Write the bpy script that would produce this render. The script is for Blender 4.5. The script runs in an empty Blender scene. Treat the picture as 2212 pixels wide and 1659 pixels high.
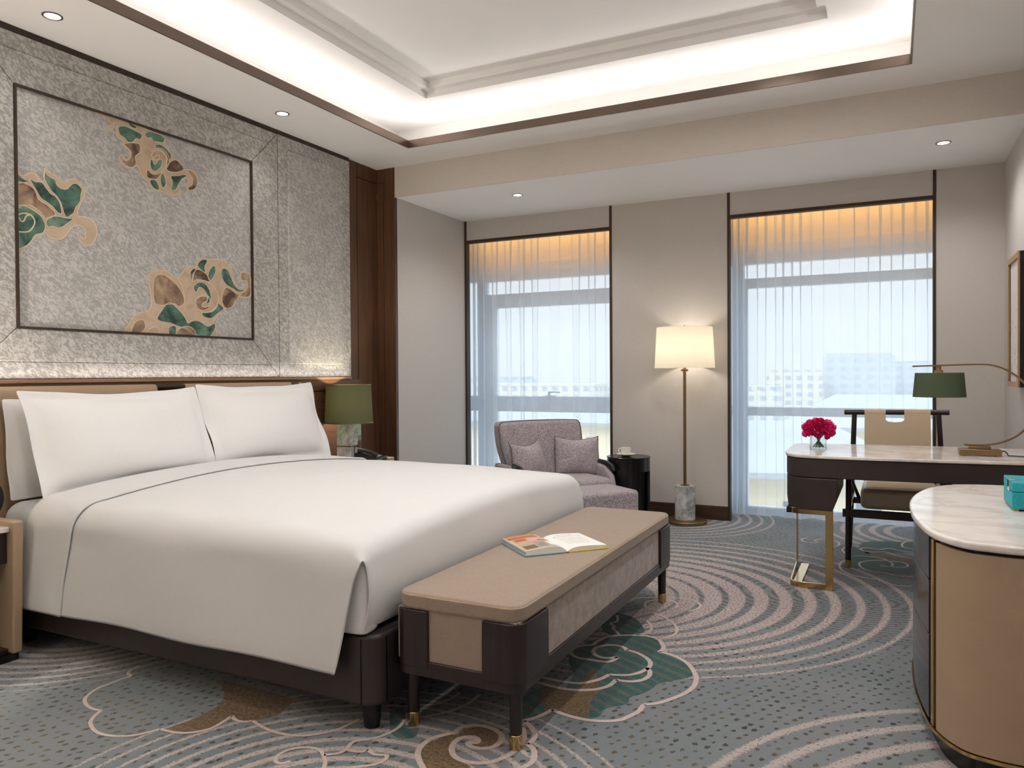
import bpy, bmesh, math, random
from mathutils import Vector, Matrix
random.seed(7)
S = bpy.context.scene
COL = S.collection
PI = math.pi
# ------------------------------------------------------------------ camera
FPX = 1636.4549
YAW, PITCH, ROLL = 0.4643, -0.0126, -0.0065
CAM = Vector((3.5802, -6.1167, 1.17))
def make_camera():
    fw = Vector((-math.sin(YAW)*math.cos(PITCH), math.cos(YAW)*math.cos(PITCH), math.sin(PITCH)))
    r0 = Vector((math.cos(YAW), math.sin(YAW), 0)); u0 = r0.cross(fw)
    r = r0*math.cos(ROLL)+u0*math.sin(ROLL); u = -r0*math.sin(ROLL)+u0*math.cos(ROLL)
    cd = bpy.data.cameras.new('camera'); cd.sensor_width = 36.0; cd.sensor_fit = 'HORIZONTAL'
    cd.lens = FPX/2212*36.0; cd.clip_start = 0.05; cd.clip_end = 3000
    co = bpy.data.objects.new('camera', cd); COL.objects.link(co)
    m = Matrix.Identity(4)
    for i in range(3):
        m[i][0] = r[i]; m[i][1] = u[i]; m[i][2] = -fw[i]; m[i][3] = CAM[i]
    co.matrix_world = m
    S.camera = co
make_camera()
# ------------------------------------------------------------------ world / exposure / lights
S.view_settings.view_transform = 'Standard'
S.view_settings.look = 'None'
S.view_settings.exposure = 1.08
S.view_settings.gamma = 1.0
S.view_settings.use_curve_mapping = False
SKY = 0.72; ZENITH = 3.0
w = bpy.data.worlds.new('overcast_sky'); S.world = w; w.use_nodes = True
wn = w.node_tree.nodes; wl = w.node_tree.links; wn.clear()
wo = wn.new('ShaderNodeOutputWorld'); bg = wn.new('ShaderNodeBackground')
tc = wn.new('ShaderNodeTexCoord'); sx = wn.new('ShaderNodeSeparateXYZ'); cr = wn.new('ShaderNodeValToRGB')
wl.new(tc.outputs['Generated'], sx.inputs[0]); wl.new(sx.outputs['Z'], cr.inputs[0])
cr.color_ramp.elements[0].position = 0.0; cr.color_ramp.elements[0].color = (0.88, 0.92, 0.97, 1)
cr.color_ramp.elements[1].position = 0.3; cr.color_ramp.elements[1].color = (0.84, 0.92, 1.0, 1)
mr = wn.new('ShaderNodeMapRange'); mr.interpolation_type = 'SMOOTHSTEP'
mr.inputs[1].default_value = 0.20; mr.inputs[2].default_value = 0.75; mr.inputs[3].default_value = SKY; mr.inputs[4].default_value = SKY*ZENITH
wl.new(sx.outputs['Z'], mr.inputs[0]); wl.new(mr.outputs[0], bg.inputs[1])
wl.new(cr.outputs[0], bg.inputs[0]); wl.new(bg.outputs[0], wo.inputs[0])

def area(name, loc, size, power, color, direction, long_axis):
    l = bpy.data.lights.new(name, 'AREA'); l.shape = 'RECTANGLE'; l.size, l.size_y = size
    l.energy = power; l.color = color
    o = bpy.data.objects.new(name, l); COL.objects.link(o)
    z = -Vector(direction).normalized(); x = Vector(long_axis); x = (x-z*x.dot(z)).normalized(); y = z.cross(x)
    m = Matrix.Identity(4)
    for i in range(3): m[i][0] = x[i]; m[i][1] = y[i]; m[i][2] = z[i]; m[i][3] = loc[i]
    o.matrix_world = m
    return o
def spot(name, loc, power, color, angle=100, blend=0.9, radius=0.04, direction=(0, 0, -1)):
    l = bpy.data.lights.new(name, 'SPOT'); l.energy = power; l.color = color
    l.spot_size = math.radians(angle); l.spot_blend = blend; l.shadow_soft_size = radius
    o = bpy.data.objects.new(name, l); COL.objects.link(o); o.location = loc
    o.rotation_euler = Vector(direction).to_track_quat('-Z', 'Y').to_euler()
    return o
def point(name, loc, power, color, radius=0.03):
    l = bpy.data.lights.new(name, 'POINT'); l.energy = power; l.color = color; l.shadow_soft_size = radius
    o = bpy.data.objects.new(name, l); COL.objects.link(o); o.location = loc
    return o
sun = bpy.data.lights.new('hazy_sun', 'SUN'); sun.energy = 0.5; sun.angle = math.radians(12); sun.color = (1.0, 0.96, 0.90)
so = bpy.data.objects.new('hazy_sun', sun); COL.objects.link(so)
so.rotation_euler = Vector((0.35, 0.80, -0.75)).to_track_quat('-Z', 'Y').to_euler()
# room numbers (metres)
ZC = 2.8285; ZS = 2.5895; YS = -1.108; XW = -0.14; X1 = 0.0354; X2 = 4.27; YB = -7.2
HX0, HX1, HY0, HY1 = 0.42, 3.68, -5.6, -1.48      # ceiling coffer opening
ZT = 3.08                                          # cove ceiling
WARM = (1.0, 0.965, 0.935)
COVE_W = 0.85
# LED strips lying on the ledge of the ceiling cove
LX, LY = HX1-HX0, HY1-HY0
area('cove_led_left', (HX0-0.10, (HY0+HY1)/2, ZC+0.045), (LY, 0.05), COVE_W*LY, WARM, (0.35, 0, 1), (0, 1, 0))
area('cove_led_right', (HX1+0.10, (HY0+HY1)/2, ZC+0.045), (LY, 0.05), COVE_W*LY, WARM, (-0.35, 0, 1), (0, 1, 0))
area('cove_led_window', ((HX0+HX1)/2, HY1+0.10, ZC+0.045), (LX, 0.05), COVE_W*LX, WARM, (0, -0.35, 1), (1, 0, 0))
area('cove_led_back', ((HX0+HX1)/2, HY0-0.10, ZC+0.045), (LX, 0.05), COVE_W*LX, WARM, (0, 0.35, 1), (1, 0, 0))
# LED strip on the ledge under the upholstered head wall
area('ledge_led', (-0.070, -3.22, 1.166), (3.4, 0.012), 0.8, (1.0, 0.92, 0.86), (-0.25, 0, 1), (0, 1, 0))
# warm LED strips in the curtain pockets
area('pocket_led', (0.75, 0.42, 2.545), (1.8, 0.04), 1.4, (1.0, 0.47, 0.09), (0, 0, -1), (1, 0, 0))
area('pocket_led', (3.15, 0.42, 2.545), (1.7, 0.04), 1.4, (1.0, 0.47, 0.09), (0, 0, -1), (1, 0, 0))

# ------------------------------------------------------------------ materials
def lin(c):
    return tuple((x/255/12.92 if x/255 <= 0.04045 else ((x/255+0.055)/1.055)**2.4) for x in c)
def mat(name):
    m = bpy.data.materials.new(name); m.use_nodes = True
    nt = m.node_tree; nt.nodes.clear()
    out = nt.nodes.new('ShaderNodeOutputMaterial')
    return m, nt, out
class NB:
    """small node-building helper"""
    def __init__(s, nt): s.nt = nt
    def n(s, t, **k):
        x = s.nt.nodes.new(t)
        for a, b in k.items(): setattr(x, a, b)
        return x
    def l(s, a, b): s.nt.links.new(a, b)
    def math(s, op, a, b=None, c=None):
        x = s.n('ShaderNodeMath', operation=op)
        for i, v in enumerate((a, b, c)):
            if v is None: continue
            if isinstance(v, (int, float)): x.inputs[i].default_value = v
            else: s.l(v, x.inputs[i])
        return x.outputs[0]
    def mix(s, f, a, b):
        x = s.n('ShaderNodeMix', data_type='RGBA')
        for i, v in ((0, f), (6, a), (7, b)):
            if isinstance(v, (int, float)): x.inputs[i].default_value = v
            elif isinstance(v, tuple): x.inputs[i].default_value = (*v[:3], 1)
            else: s.l(v, x.inputs[i])
        return x.outputs[2]
    def coords(s, kind='Object', scale=(1, 1, 1), rot=(0, 0, 0)):
        t = s.n('ShaderNodeTexCoord'); mp = s.n('ShaderNodeMapping')
        mp.inputs['Scale'].default_value = scale; mp.inputs['Rotation'].default_value = rot
        s.l(t.outputs[kind], mp.inputs[0]); return mp.outputs[0]
    def noise(s, vec, scale, detail=3, rough=0.55, dist=0.0):
        x = s.n('ShaderNodeTexNoise'); x.inputs['Scale'].default_value = scale
        x.inputs['Detail'].default_value = detail; x.inputs['Roughness'].default_value = rough
        x.inputs['Distortion'].default_value = dist
        s.l(vec, x.inputs['Vector']); return x.outputs['Fac']
    def ramp(s, fac, p0, p1, c0=(0, 0, 0), c1=(1, 1, 1)):
        x = s.n('ShaderNodeValToRGB'); e = x.color_ramp.elements
        e[0].position = p0; e[0].color = (*c0, 1); e[1].position = p1; e[1].color = (*c1, 1)
        s.l(fac, x.inputs[0]); return x.outputs[0]
    def bump(s, h, strength, dist=0.01):
        x = s.n('ShaderNodeBump'); x.inputs['Strength'].default_value = strength; x.inputs['Distance'].default_value = dist
        s.l(h, x.inputs['Height']); return x.outputs[0]
    def bsdf(s, out, color, rough=0.6, metal=0.0, spec=0.5, normal=None, sheen=0.0):
        b = s.n('ShaderNodeBsdfPrincipled')
        if isinstance(color, tuple): b.inputs['Base Color'].default_value = (*color[:3], 1)
        else: s.l(color, b.inputs['Base Color'])
        if isinstance(rough, (int, float)): b.inputs['Roughness'].default_value = rough
        else: s.l(rough, b.inputs['Roughness'])
        b.inputs['Metallic'].default_value = metal
        b.inputs['Specular IOR Level'].default_value = spec
        if sheen: b.inputs['Sheen Weight'].default_value = sheen
        if normal is not None: s.l(normal, b.inputs['Normal'])
        if out is not None: s.l(b.outputs[0], out.inputs[0])
        return b
def plain(name, rgb, rough=0.6, metal=0.0, spec=0.4, var=0.06, scale=30, bump=0.0, bscale=None, sheen=0.0):
    """a colour with a little procedural mottling and optional fine bump"""
    m, nt, out = mat(name); q = NB(nt); v = q.coords()
    c = lin(rgb)
    n1 = q.noise(v, scale)
    col = q.mix(n1, tuple(x*(1-var) for x in c), tuple(min(1, x*(1+var)) for x in c))
    nor = q.bump(q.noise(v, bscale or scale*6, 2), bump) if bump else None
    q.bsdf(out, col, rough, metal, spec, nor, sheen)
    return m
def fabric(name, rgb, rgb2=None, scale=400, rough=0.9, bump=0.25, sheen=0.15, spec=0.15, aniso=(1, 1, 1), lo=0.35, hi=0.65):
    """speckled woven cloth"""
    m, nt, out = mat(name); q = NB(nt); v = q.coords(scale=aniso)
    rgb2 = rgb2 or tuple(x*0.85 for x in rgb)
    n1 = q.noise(v, scale, 2); n2 = q.noise(v, scale*0.06, 3)
    f = q.math('ADD', q.math('MULTIPLY', n1, 0.88), q.math('MULTIPLY', n2, 0.12))
    col = q.ramp(f, lo, hi, lin(rgb2), lin(rgb))
    q.bsdf(out, col, rough, 0, spec, q.bump(n1, bump, 0.004), sheen)
    return m
def wood(name, rgb, rgb2, rough=0.45, axis='Z', scale=1.0, spec=0.4):
    m, nt, out = mat(name); q = NB(nt)
    st = {'Z': (26, 26, 1.2), 'X': (1.2, 26, 26), 'Y': (26, 1.2, 26)}[axis]
    v = q.coords(scale=tuple(x*scale for x in st))
    n1 = q.noise(v, 2.0, 6, 0.65, 0.6)
    col = q.ramp(n1, 0.3, 0.72, lin(rgb2), lin(rgb))
    q.bsdf(out, col, rough, 0, spec, q.bump(n1, 0.06, 0.004))
    return m
def marble(name, base, vein, scale=3.0, rough=0.12, lo=0.42, hi=0.62):
    m, nt, out = mat(name); q = NB(nt); v = q.coords(rot=(0.4, 0.7, 0.5))
    n1 = q.noise(v, scale, 8, 0.62, 1.6); n2 = q.noise(v, scale*0.6, 4, 0.5, 2.2)
    a = q.math('ABSOLUTE', q.math('SUBTRACT', n1, 0.5))
    va = q.math('MULTIPLY', q.math('SUBTRACT', 1.0, q.math('MINIMUM', q.math('MULTIPLY', a, 16.0), 1.0)), n2)
    cl = q.ramp(n2, lo, hi, lin(base), tuple(0.55*x+0.45*y for x, y in zip(lin(base), lin(vein))))
    q.bsdf(out, q.mix(va, cl, lin(vein)), rough, 0, 0.5)
    return m
def metal(name, rgb, rough=0.25, var=0.08):
    return plain(name, rgb, rough, 1.0, 0.5, var, 14)

def wallpaper(name, rgb, rgb2, axis):
    m, nt, out = mat(name); q = NB(nt)
    sc = {'X': (3, 3, 60), 'Y': (3, 3, 60)}[axis]
    v = q.coords('Object', sc); v2 = q.coords('Object')
    n1 = q.noise(v, 8, 3, 0.7); n2 = q.noise(v2, 160, 2)
    f = q.math('ADD', q.math('MULTIPLY', n1, 0.6), q.math('MULTIPLY', n2, 0.4))
    q.bsdf(out, q.ramp(f, 0.32, 0.68, lin(rgb2), lin(rgb)), 0.75, 0, 0.25, q.bump(f, 0.15, 0.003))
    return m
def jacquard(name, rgb, rgb2):
    """grey upholstery with little slanted silky flecks"""
    m, nt, out = mat(name); q = NB(nt)
    v = q.coords('Object', (1, 1, 1), (0.7, 0, 0)); mp = q.n('ShaderNodeMapping'); mp.inputs['Scale'].default_value = (1, 1.0, 2.0)
    q.l(v, mp.inputs[0])
    n1 = q.noise(mp.outputs[0], 34, 3, 0.7, 1.0); n2 = q.noise(q.coords(), 9, 2)
    n3 = q.noise(q.coords(), 300, 2)
    f = q.math('ADD', q.math('MULTIPLY', n1, 0.72), q.math('ADD', q.math('MULTIPLY', n2, 0.13), q.math('MULTIPLY', n3, 0.15)))
    mk = q.ramp(f, 0.47, 0.55)
    col = q.mix(mk, lin(rgb2), lin(rgb))
    rg = q.math('SUBTRACT', 0.75, q.math('MULTIPLY', mk, 0.3))
    q.bsdf(out, col, rg, 0, 0.35, q.bump(f, 0.12, 0.004))
    return m
def ink(name, c0, c1, c2):
    """embroidered patch shaded like watercolour silk"""
    m, nt, out = mat(name); q = NB(nt)
    v = q.coords(); n1 = q.noise(v, 7, 4, 0.6, 0.6); n2 = q.noise(v, 260, 2)
    x = q.n('ShaderNodeValToRGB'); e = x.color_ramp.elements
    e[0].position = 0.38; e[0].color = (*lin(c0), 1); e[1].position = 0.62; e[1].color = (*lin(c2), 1)
    k = e.new(0.5); k.color = (*lin(c1), 1)
    q.l(n1, x.inputs[0])
    q.bsdf(out, x.outputs[0], 0.7, 0, 0.3, q.bump(n2, 0.2, 0.003))
    return m

MT = {}
MT['paint'] = plain('ceiling_paint', (246, 243, 240), 0.85, 0, 0.2, 0.015, 5)
MT['paper_x'] = wallpaper('woven_wallpaper', (214, 207, 201), (198, 191, 185), 'X')
MT['paper_s'] = wallpaper('soffit_wallpaper', (224, 215, 206), (212, 203, 193), 'X')
MT['jac'] = jacquard('grey_jacquard', (200, 196, 191), (158, 155, 149))
MT['jac2'] = jacquard('grey_jacquard_centre', (204, 200, 196), (170, 167, 162))
MT['wood'] = wood('walnut_panelling', (112, 78, 55), (76, 52, 36))
MT['woodh'] = wood('walnut_rail', (116, 82, 58), (80, 55, 38), axis='Y')
MT['ledge'] = wood('light_ledge', (176, 138, 108), (150, 114, 88), axis='Y')
MT['trim'] = wood('dark_bronze_trim', (70, 54, 42), (48, 37, 29), 0.5)
MT['base'] = wood('walnut_skirting', (78, 56, 40), (52, 37, 27), axis='X')
MT['bronze'] = plain('brushed_bronze', (128, 112, 102), 0.32, 0.9, 0.5, 0.1, 8)
MT['dark'] = wood('espresso_lacquer', (50, 36, 33), (30, 22, 21), 0.3, spec=0.5)
MT['black'] = wood('black_lacquer', (26, 22, 23), (16, 13, 14), 0.22, spec=0.5)
MT['bleather'] = plain('dark_brown_leather', (54, 45, 43), 0.42, 0, 0.45, 0.1, 20, 0.12, 350)
MT['tleather'] = plain('taupe_leather', (176, 152, 125), 0.42, 0, 0.4, 0.05, 12, 0.12, 420)
MT['cleather'] = plain('cream_leather', (216, 196, 168), 0.36, 0, 0.45, 0.05, 10, 0.1, 420)
MT['linen'] = fabric('white_bed_linen', (231, 230, 230), (223, 222, 222), 500, 0.85, 0.05, 0.1, 0.15)
MT['linen2'] = fabric('white_pillow_linen', (250, 249, 248), (243, 242, 241), 500, 0.85, 0.05, 0.1, 0.15)
MT['sheet'] = fabric('white_sheet', (222, 225, 229), (212, 216, 221), 500, 0.85, 0.05, 0.1, 0.15)
MT['bench'] = fabric('taupe_linen', (170, 152, 137), (146, 129, 115), 420, 0.85, 0.2, 0.2)
MT['velvet'] = fabric('taupe_velvet', (158, 138, 124), (128, 110, 98), 30, 0.8, 0.15, 0.5, 0.2)
MT['wool'] = fabric('mauve_grey_wool', (204, 194, 199), (128, 118, 123), 150, 0.92, 0.3, 0.2, 0.15, lo=0.36, hi=0.64)
MT['piping'] = plain('mauve_piping', (112, 102, 104), 0.8)
MT['brass'] = metal('polished_brass', (202, 172, 118), 0.2)
MT['abrass'] = metal('aged_brass', (150, 124, 92), 0.36)
MT['marble'] = marble('white_marble', (244, 238, 233), (206, 192, 184), 2.6, 0.13)
MT['cmarble'] = marble('grey_veined_marble', (214, 214, 211), (108, 112, 112), 7.0, 0.25)
MT['china'] = plain('white_china', (244, 240, 230), 0.15, 0, 0.5, 0.01)
MT['teal'] = fabric('teal_shagreen', (32, 172, 182), (22, 146, 158), 260, 0.5, 0.25, 0, 0.4)
MT['chrome'] = metal('chrome', (225, 225, 226), 0.1, 0.02)
MT['gold'] = wood('gilded_frame', (190, 150, 92), (150, 112, 62), 0.35)
MT['plastic'] = plain('black_plastic', (24, 24, 26), 0.35)
MT['grey'] = plain('grey_key', (168, 168, 170), 0.5)
MT['alu'] = plain('grey_window_frame', (208, 215, 226), 0.5, 0.1, 0.4, 0.03)
MT['tan'] = ink('tan_embroidery', (200, 176, 150), (208, 186, 160), (192, 166, 140))
MT['green'] = ink('green_embroidery', (52, 70, 66), (88, 122, 106), (122, 150, 130))
MT['brown'] = ink('brown_embroidery', (92, 72, 60), (150, 124, 102), (186, 160, 134))
MT['pink'] = plain('pale_stitching', (222, 200, 174), 0.75, bump=0.2, bscale=400)
MT['paper'] = plain('page_paper', (240, 238, 234), 0.8, 0, 0.2, 0.02)
MT['petal'] = plain('magenta_petal', (240, 40, 122), 0.5, 0, 0.3, 0.25, 60)
MT['petal2'] = plain('rose_petal', (244, 104, 146), 0.5, 0, 0.3, 0.2, 60)
MT['stem'] = plain('green_stem', (112, 138, 62), 0.5, 0, 0.3, 0.2, 60)
MT['leafm'] = plain('dark_leaf', (64, 84, 60), 0.6)
for k_, c_ in dict(orange=(214, 130, 78), tanp=(190, 172, 142), redp=(206, 92, 82), brownp=(126, 108, 92), tealc=(120, 168, 172), yellowc=(226, 200, 62), ink=(70, 70, 74), pinkp=(218, 170, 160), greyp=(150, 148, 150)).items():
    MT[k_] = plain('print_'+k_, c_, 0.7, 0, 0.2, 0.08, 40)

def shade(name, rgb, trans_rgb, mixf):
    m, nt, out = mat(name); q = NB(nt); v = q.coords('Object', (1, 1, 1))
    n1 = q.noise(v, 380, 2)
    d = q.n('ShaderNodeBsdfDiffuse'); t = q.n('ShaderNodeBsdfTranslucent'); mx = q.n('ShaderNodeMixShader')
    q.l(q.mix(n1, tuple(0.88*x for x in lin(rgb)), lin(rgb)), d.inputs[0])
    t.inputs[0].default_value = (*lin(trans_rgb), 1); mx.inputs[0].default_value = mixf
    q.l(d.outputs[0], mx.inputs[1]); q.l(t.outputs[0], mx.inputs[2]); q.l(mx.outputs[0], out.inputs[0])
    return m
MT['shade_cream'] = shade('cream_linen_shade', (246, 241, 228), (254, 250, 240), 0.55)
MT['shade_green'] = shade('green_linen_shade', (108, 122, 98), (140, 131, 96), 0.35)
MT['shade_in'] = plain('white_shade_lining', (245, 242, 236), 0.7)
def glass_m(name, tint=(0.96, 0.98, 0.98), refl=0.08):
    m, nt, out = mat(name); q = NB(nt)
    t = q.n('ShaderNodeBsdfTransparent'); t.inputs[0].default_value = (*tint, 1)
    g = q.n('ShaderNodeBsdfGlossy'); g.inputs['Roughness'].default_value = 0.02
    fr = q.n('ShaderNodeFresnel'); fr.inputs[0].default_value = 1.45
    mx = q.n('ShaderNodeMixShader')
    q.l(q.math('MULTIPLY', fr.outputs[0], refl*10), mx.inputs[0])
    q.l(t.outputs[0], mx.inputs[1]); q.l(g.outputs[0], mx.inputs[2]); q.l(mx.outputs[0], out.inputs[0])
    return m
MT['pane'] = glass_m('window_glass')
MT['vase'] = glass_m('vase_glass', (0.95, 0.975, 0.965), 0.12)
def sheer(name):
    m, nt, out = mat(name); q = NB(nt)
    lw = q.n('ShaderNodeLayerWeight'); lw.inputs[0].default_value = 0.5
    t = q.n('ShaderNodeBsdfTransparent'); t.inputs[0].default_value = (0.97, 0.985, 1, 1)
    d = q.n('ShaderNodeBsdfDiffuse'); d.inputs[0].default_value = (0.88, 0.92, 0.97, 1)
    r = q.n('ShaderNodeBsdfTranslucent'); r.inputs[0].default_value = (0.83, 0.91, 1.0, 1)
    m1 = q.n('ShaderNodeMixShader'); m1.inputs[0].default_value = 0.55
    q.l(d.outputs[0], m1.inputs[1]); q.l(r.outputs[0], m1.inputs[2])
    m2 = q.n('ShaderNodeMixShader')
    fac = q.math('MINIMUM', q.math('ADD', 0.50, q.math('MULTIPLY', q.math('POWER', lw.outputs['Facing'], 2.2), 0.6)), 0.95)
    q.l(fac, m2.inputs[0]); q.l(t.outputs[0], m2.inputs[1]); q.l(m1.outputs[0], m2.inputs[2]); q.l(m2.outputs[0], out.inputs[0])
    return m
MT['sheer'] = sheer('white_sheer_voile')
def lamp_face(name, col, strength):
    m, nt, out = mat(name); q = NB(nt)
    e = q.n('ShaderNodeEmission'); e.inputs[0].default_value = (*col, 1); e.inputs[1].default_value = strength
    q.l(e.outputs[0], out.inputs[0]); return m
MT['led'] = lamp_face('downlight_lens', (1.0, 0.95, 0.88), 6.0)
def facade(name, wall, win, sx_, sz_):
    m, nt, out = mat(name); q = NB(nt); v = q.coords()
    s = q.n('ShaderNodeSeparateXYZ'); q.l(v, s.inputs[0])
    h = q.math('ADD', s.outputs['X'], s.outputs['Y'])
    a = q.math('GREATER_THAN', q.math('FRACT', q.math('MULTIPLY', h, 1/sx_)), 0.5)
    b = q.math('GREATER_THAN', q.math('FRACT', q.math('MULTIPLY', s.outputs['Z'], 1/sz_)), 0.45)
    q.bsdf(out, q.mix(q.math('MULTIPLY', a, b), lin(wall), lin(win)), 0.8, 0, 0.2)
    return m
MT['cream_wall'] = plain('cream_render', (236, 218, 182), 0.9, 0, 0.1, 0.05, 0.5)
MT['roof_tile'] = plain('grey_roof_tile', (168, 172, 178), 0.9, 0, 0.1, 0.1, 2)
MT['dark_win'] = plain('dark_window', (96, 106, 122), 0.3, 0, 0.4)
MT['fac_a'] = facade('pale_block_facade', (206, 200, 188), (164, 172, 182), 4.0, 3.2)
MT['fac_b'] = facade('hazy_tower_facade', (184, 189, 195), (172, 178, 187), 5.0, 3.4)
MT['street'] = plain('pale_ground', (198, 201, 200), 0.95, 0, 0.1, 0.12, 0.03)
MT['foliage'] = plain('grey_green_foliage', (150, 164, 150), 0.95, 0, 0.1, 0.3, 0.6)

# carpet ------------------------------------------------------------
def carpet():
    m, nt, out = mat('patterned_carpet'); q = NB(nt)
    v = q.coords('Object'); s = q.n('ShaderNodeSeparateXYZ'); q.l(v, s.inputs[0])
    X, Y = s.outputs['X'], s.outputs['Y']
    grain = q.noise(v, 240, 2, 0.7); patch = q.noise(v, 2.2, 3)
    n_edge = q.math('SUBTRACT', q.noise(v, 130, 2, 0.7), 0.5)
    fleck = q.noise(v, 95, 2, 0.6)
    ca, cb = lin((117, 126, 130)), lin((128, 132, 136))
    base = q.mix(q.ramp(patch, 0.35, 0.65), ca, cb)
    # rows of small dark dots
    def dots(ang, px, py, size):
        c_, s_ = math.cos(ang), math.sin(ang)
        u = q.math('ADD', q.math('MULTIPLY', X, c_), q.math('MULTIPLY', Y, s_))
        t = q.math('SUBTRACT', q.math('MULTIPLY', Y, c_), q.math('MULTIPLY', X, s_))
        w_ = q.math('ADD', t, q.math('MULTIPLY', q.math('SINE', q.math('MULTIPLY', u, 5.0)), 0.012))
        row = q.math('FLOOR', q.math('DIVIDE', w_, py))
        uu = q.math('ADD', q.math('DIVIDE', u, px), q.math('MULTIPLY', row, 0.37))
        cell = q.n('ShaderNodeCombineXYZ'); q.l(q.math('FLOOR', uu), cell.inputs[0]); q.l(row, cell.inputs[1])
        wn_ = q.n('ShaderNodeTexWhiteNoise'); wn_.noise_dimensions = '2D'; q.l(cell.outputs[0], wn_.inputs['Vector'])
        sp = q.n('ShaderNodeSeparateXYZ'); q.l(wn_.outputs['Color'], sp.inputs[0])
        ju = q.math('MULTIPLY', q.math('SUBTRACT', sp.outputs[0], 0.5), px*0.5)
        jv = q.math('MULTIPLY', q.math('SUBTRACT', sp.outputs[1], 0.5), py*0.35)
        fu = q.math('ADD', q.math('MULTIPLY', q.math('SUBTRACT', q.math('FRACT', uu), 0.5), px), ju)
        fv = q.math('ADD', q.math('MULTIPLY', q.math('SUBTRACT', q.math('FRACT', q.math('DIVIDE', w_, py)), 0.5), py), jv)
        d = q.math('SQRT', q.math('ADD', q.math('MULTIPLY', fu, fu), q.math('MULTIPLY', q.math('MULTIPLY', fv, fv), 2.0)))
        d = q.math('ADD', d, q.math('MULTIPLY', n_edge, 0.030))
        sz = q.math('MULTIPLY', q.math('ADD', 0.25, q.math('ADD', q.math('MULTIPLY', sp.outputs[2], 0.55), q.math('MULTIPLY', q.noise(v, 3.0, 2), 0.8))), size)
        return q.math('LESS_THAN', d, sz)
    dm = dots(1.10, 0.048, 0.040, 0.0098)
    dcol = q.mix(q.ramp(q.noise(v, 5, 2), 0.42, 0.58), lin((66, 68, 62)), lin((102, 91, 70)))
    col = q.mix(dm, base, dcol)
    # families of rings (focus conics)
    def ring(cx, cy, a, b, r0, r1, sp, d0, d1, ph=0.0, ex=1.0, extra=None):
        dx = q.math('SUBTRACT', X, cx); dy = q.math('SUBTRACT', Y, cy)
        dxs = q.math('MULTIPLY', dx, ex)
        r = q.math('SQRT', q.math('ADD', q.math('MULTIPLY', dxs, dxs), q.math('MULTIPLY', dy, dy)))
        if a: r = q.math('SUBTRACT', r, q.math('MULTIPLY', dy, a))
        if b: r = q.math('SUBTRACT', r, q.math('MULTIPLY', dx, b))
        g = q.math('FRACT', q.math('ADD', q.math('DIVIDE', q.math('SUBTRACT', r, r0), sp), 0.5+ph))
        tri = q.math('MULTIPLY', q.math('ABSOLUTE', q.math('SUBTRACT', g, 0.5)), 2.0)
        tri = q.math('ADD', tri, q.math('MULTIPLY', n_edge, 0.9))
        mr = q.n('ShaderNodeMapRange'); mr.inputs[1].default_value = r0; mr.inputs[2].default_value = r1
        mr.inputs[3].default_value = d0; mr.inputs[4].default_value = d1
        q.l(r, mr.inputs[0])
        k = q.math('LESS_THAN', tri, mr.outputs[0])
        k = q.math('MULTIPLY', k, q.math('LESS_THAN', r, r1+sp*0.5))
        k = q.math('MULTIPLY', k, q.math('GREATER_THAN', r, r0-sp*0.5))
        if extra is not None: k = q.math('MULTIPLY', k, extra)
        return k
    pink = q.mix(q.ramp(fleck, 0.40, 0.50), lin((120, 110, 110)), lin((192, 175, 172)))
    pale = q.mix(q.ramp(fleck, 0.36, 0.44), lin((130, 128, 128)), lin((182, 170, 166)))
    fine = ring(3.42, -1.86, 0, 0, 0.05, 0.62, 0.034, 0.42, 0.30, 0.0, 0.62)
    col = q.mix(fine, col, q.mix(fleck, lin((84, 88, 88)), lin((100, 100, 100))))
    A = ring(2.0, -2.5, 0.3, 0.3, 0.352, 1.096, 0.0744, 0.86, 0.22)
    col = q.mix(A, col, pink)
    for args in ((2.25, -4.62, 0, 0, 0.12, 0.86, 0.062, 0.62, 0.16),
                 (0.2, -3.8, 0, 0, 0.35, 0.75, 0.062, 0.62, 0.26),
                 (1.95, 0.0, 0, 0, 0.30, 0.82, 0.085, 0.5, 0.2),
                 (4.25, -4.2, 0, 0, 0.50, 1.2, 0.115, 0.6, 0.24),
                 (3.9, 0.1, 0, 0, 0.35, 0.72, 0.10, 0.5, 0.28)):
        col = q.mix(ring(*args), col, pale)
    fine_grain = q.mix(grain, (0.72, 0.72, 0.72), (1.2, 1.2, 1.2))
    mm = q.n('ShaderNodeMix', data_type='RGBA', blend_type='MULTIPLY'); mm.inputs[0].default_value = 1.0
    q.l(col, mm.inputs[6]); q.l(fine_grain, mm.inputs[7])
    q.bsdf(out, mm.outputs[2], 0.95, 0, 0.1, q.bump(grain, 0.4, 0.004), 0.2)
    return m
MT['carpet'] = carpet()
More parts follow.
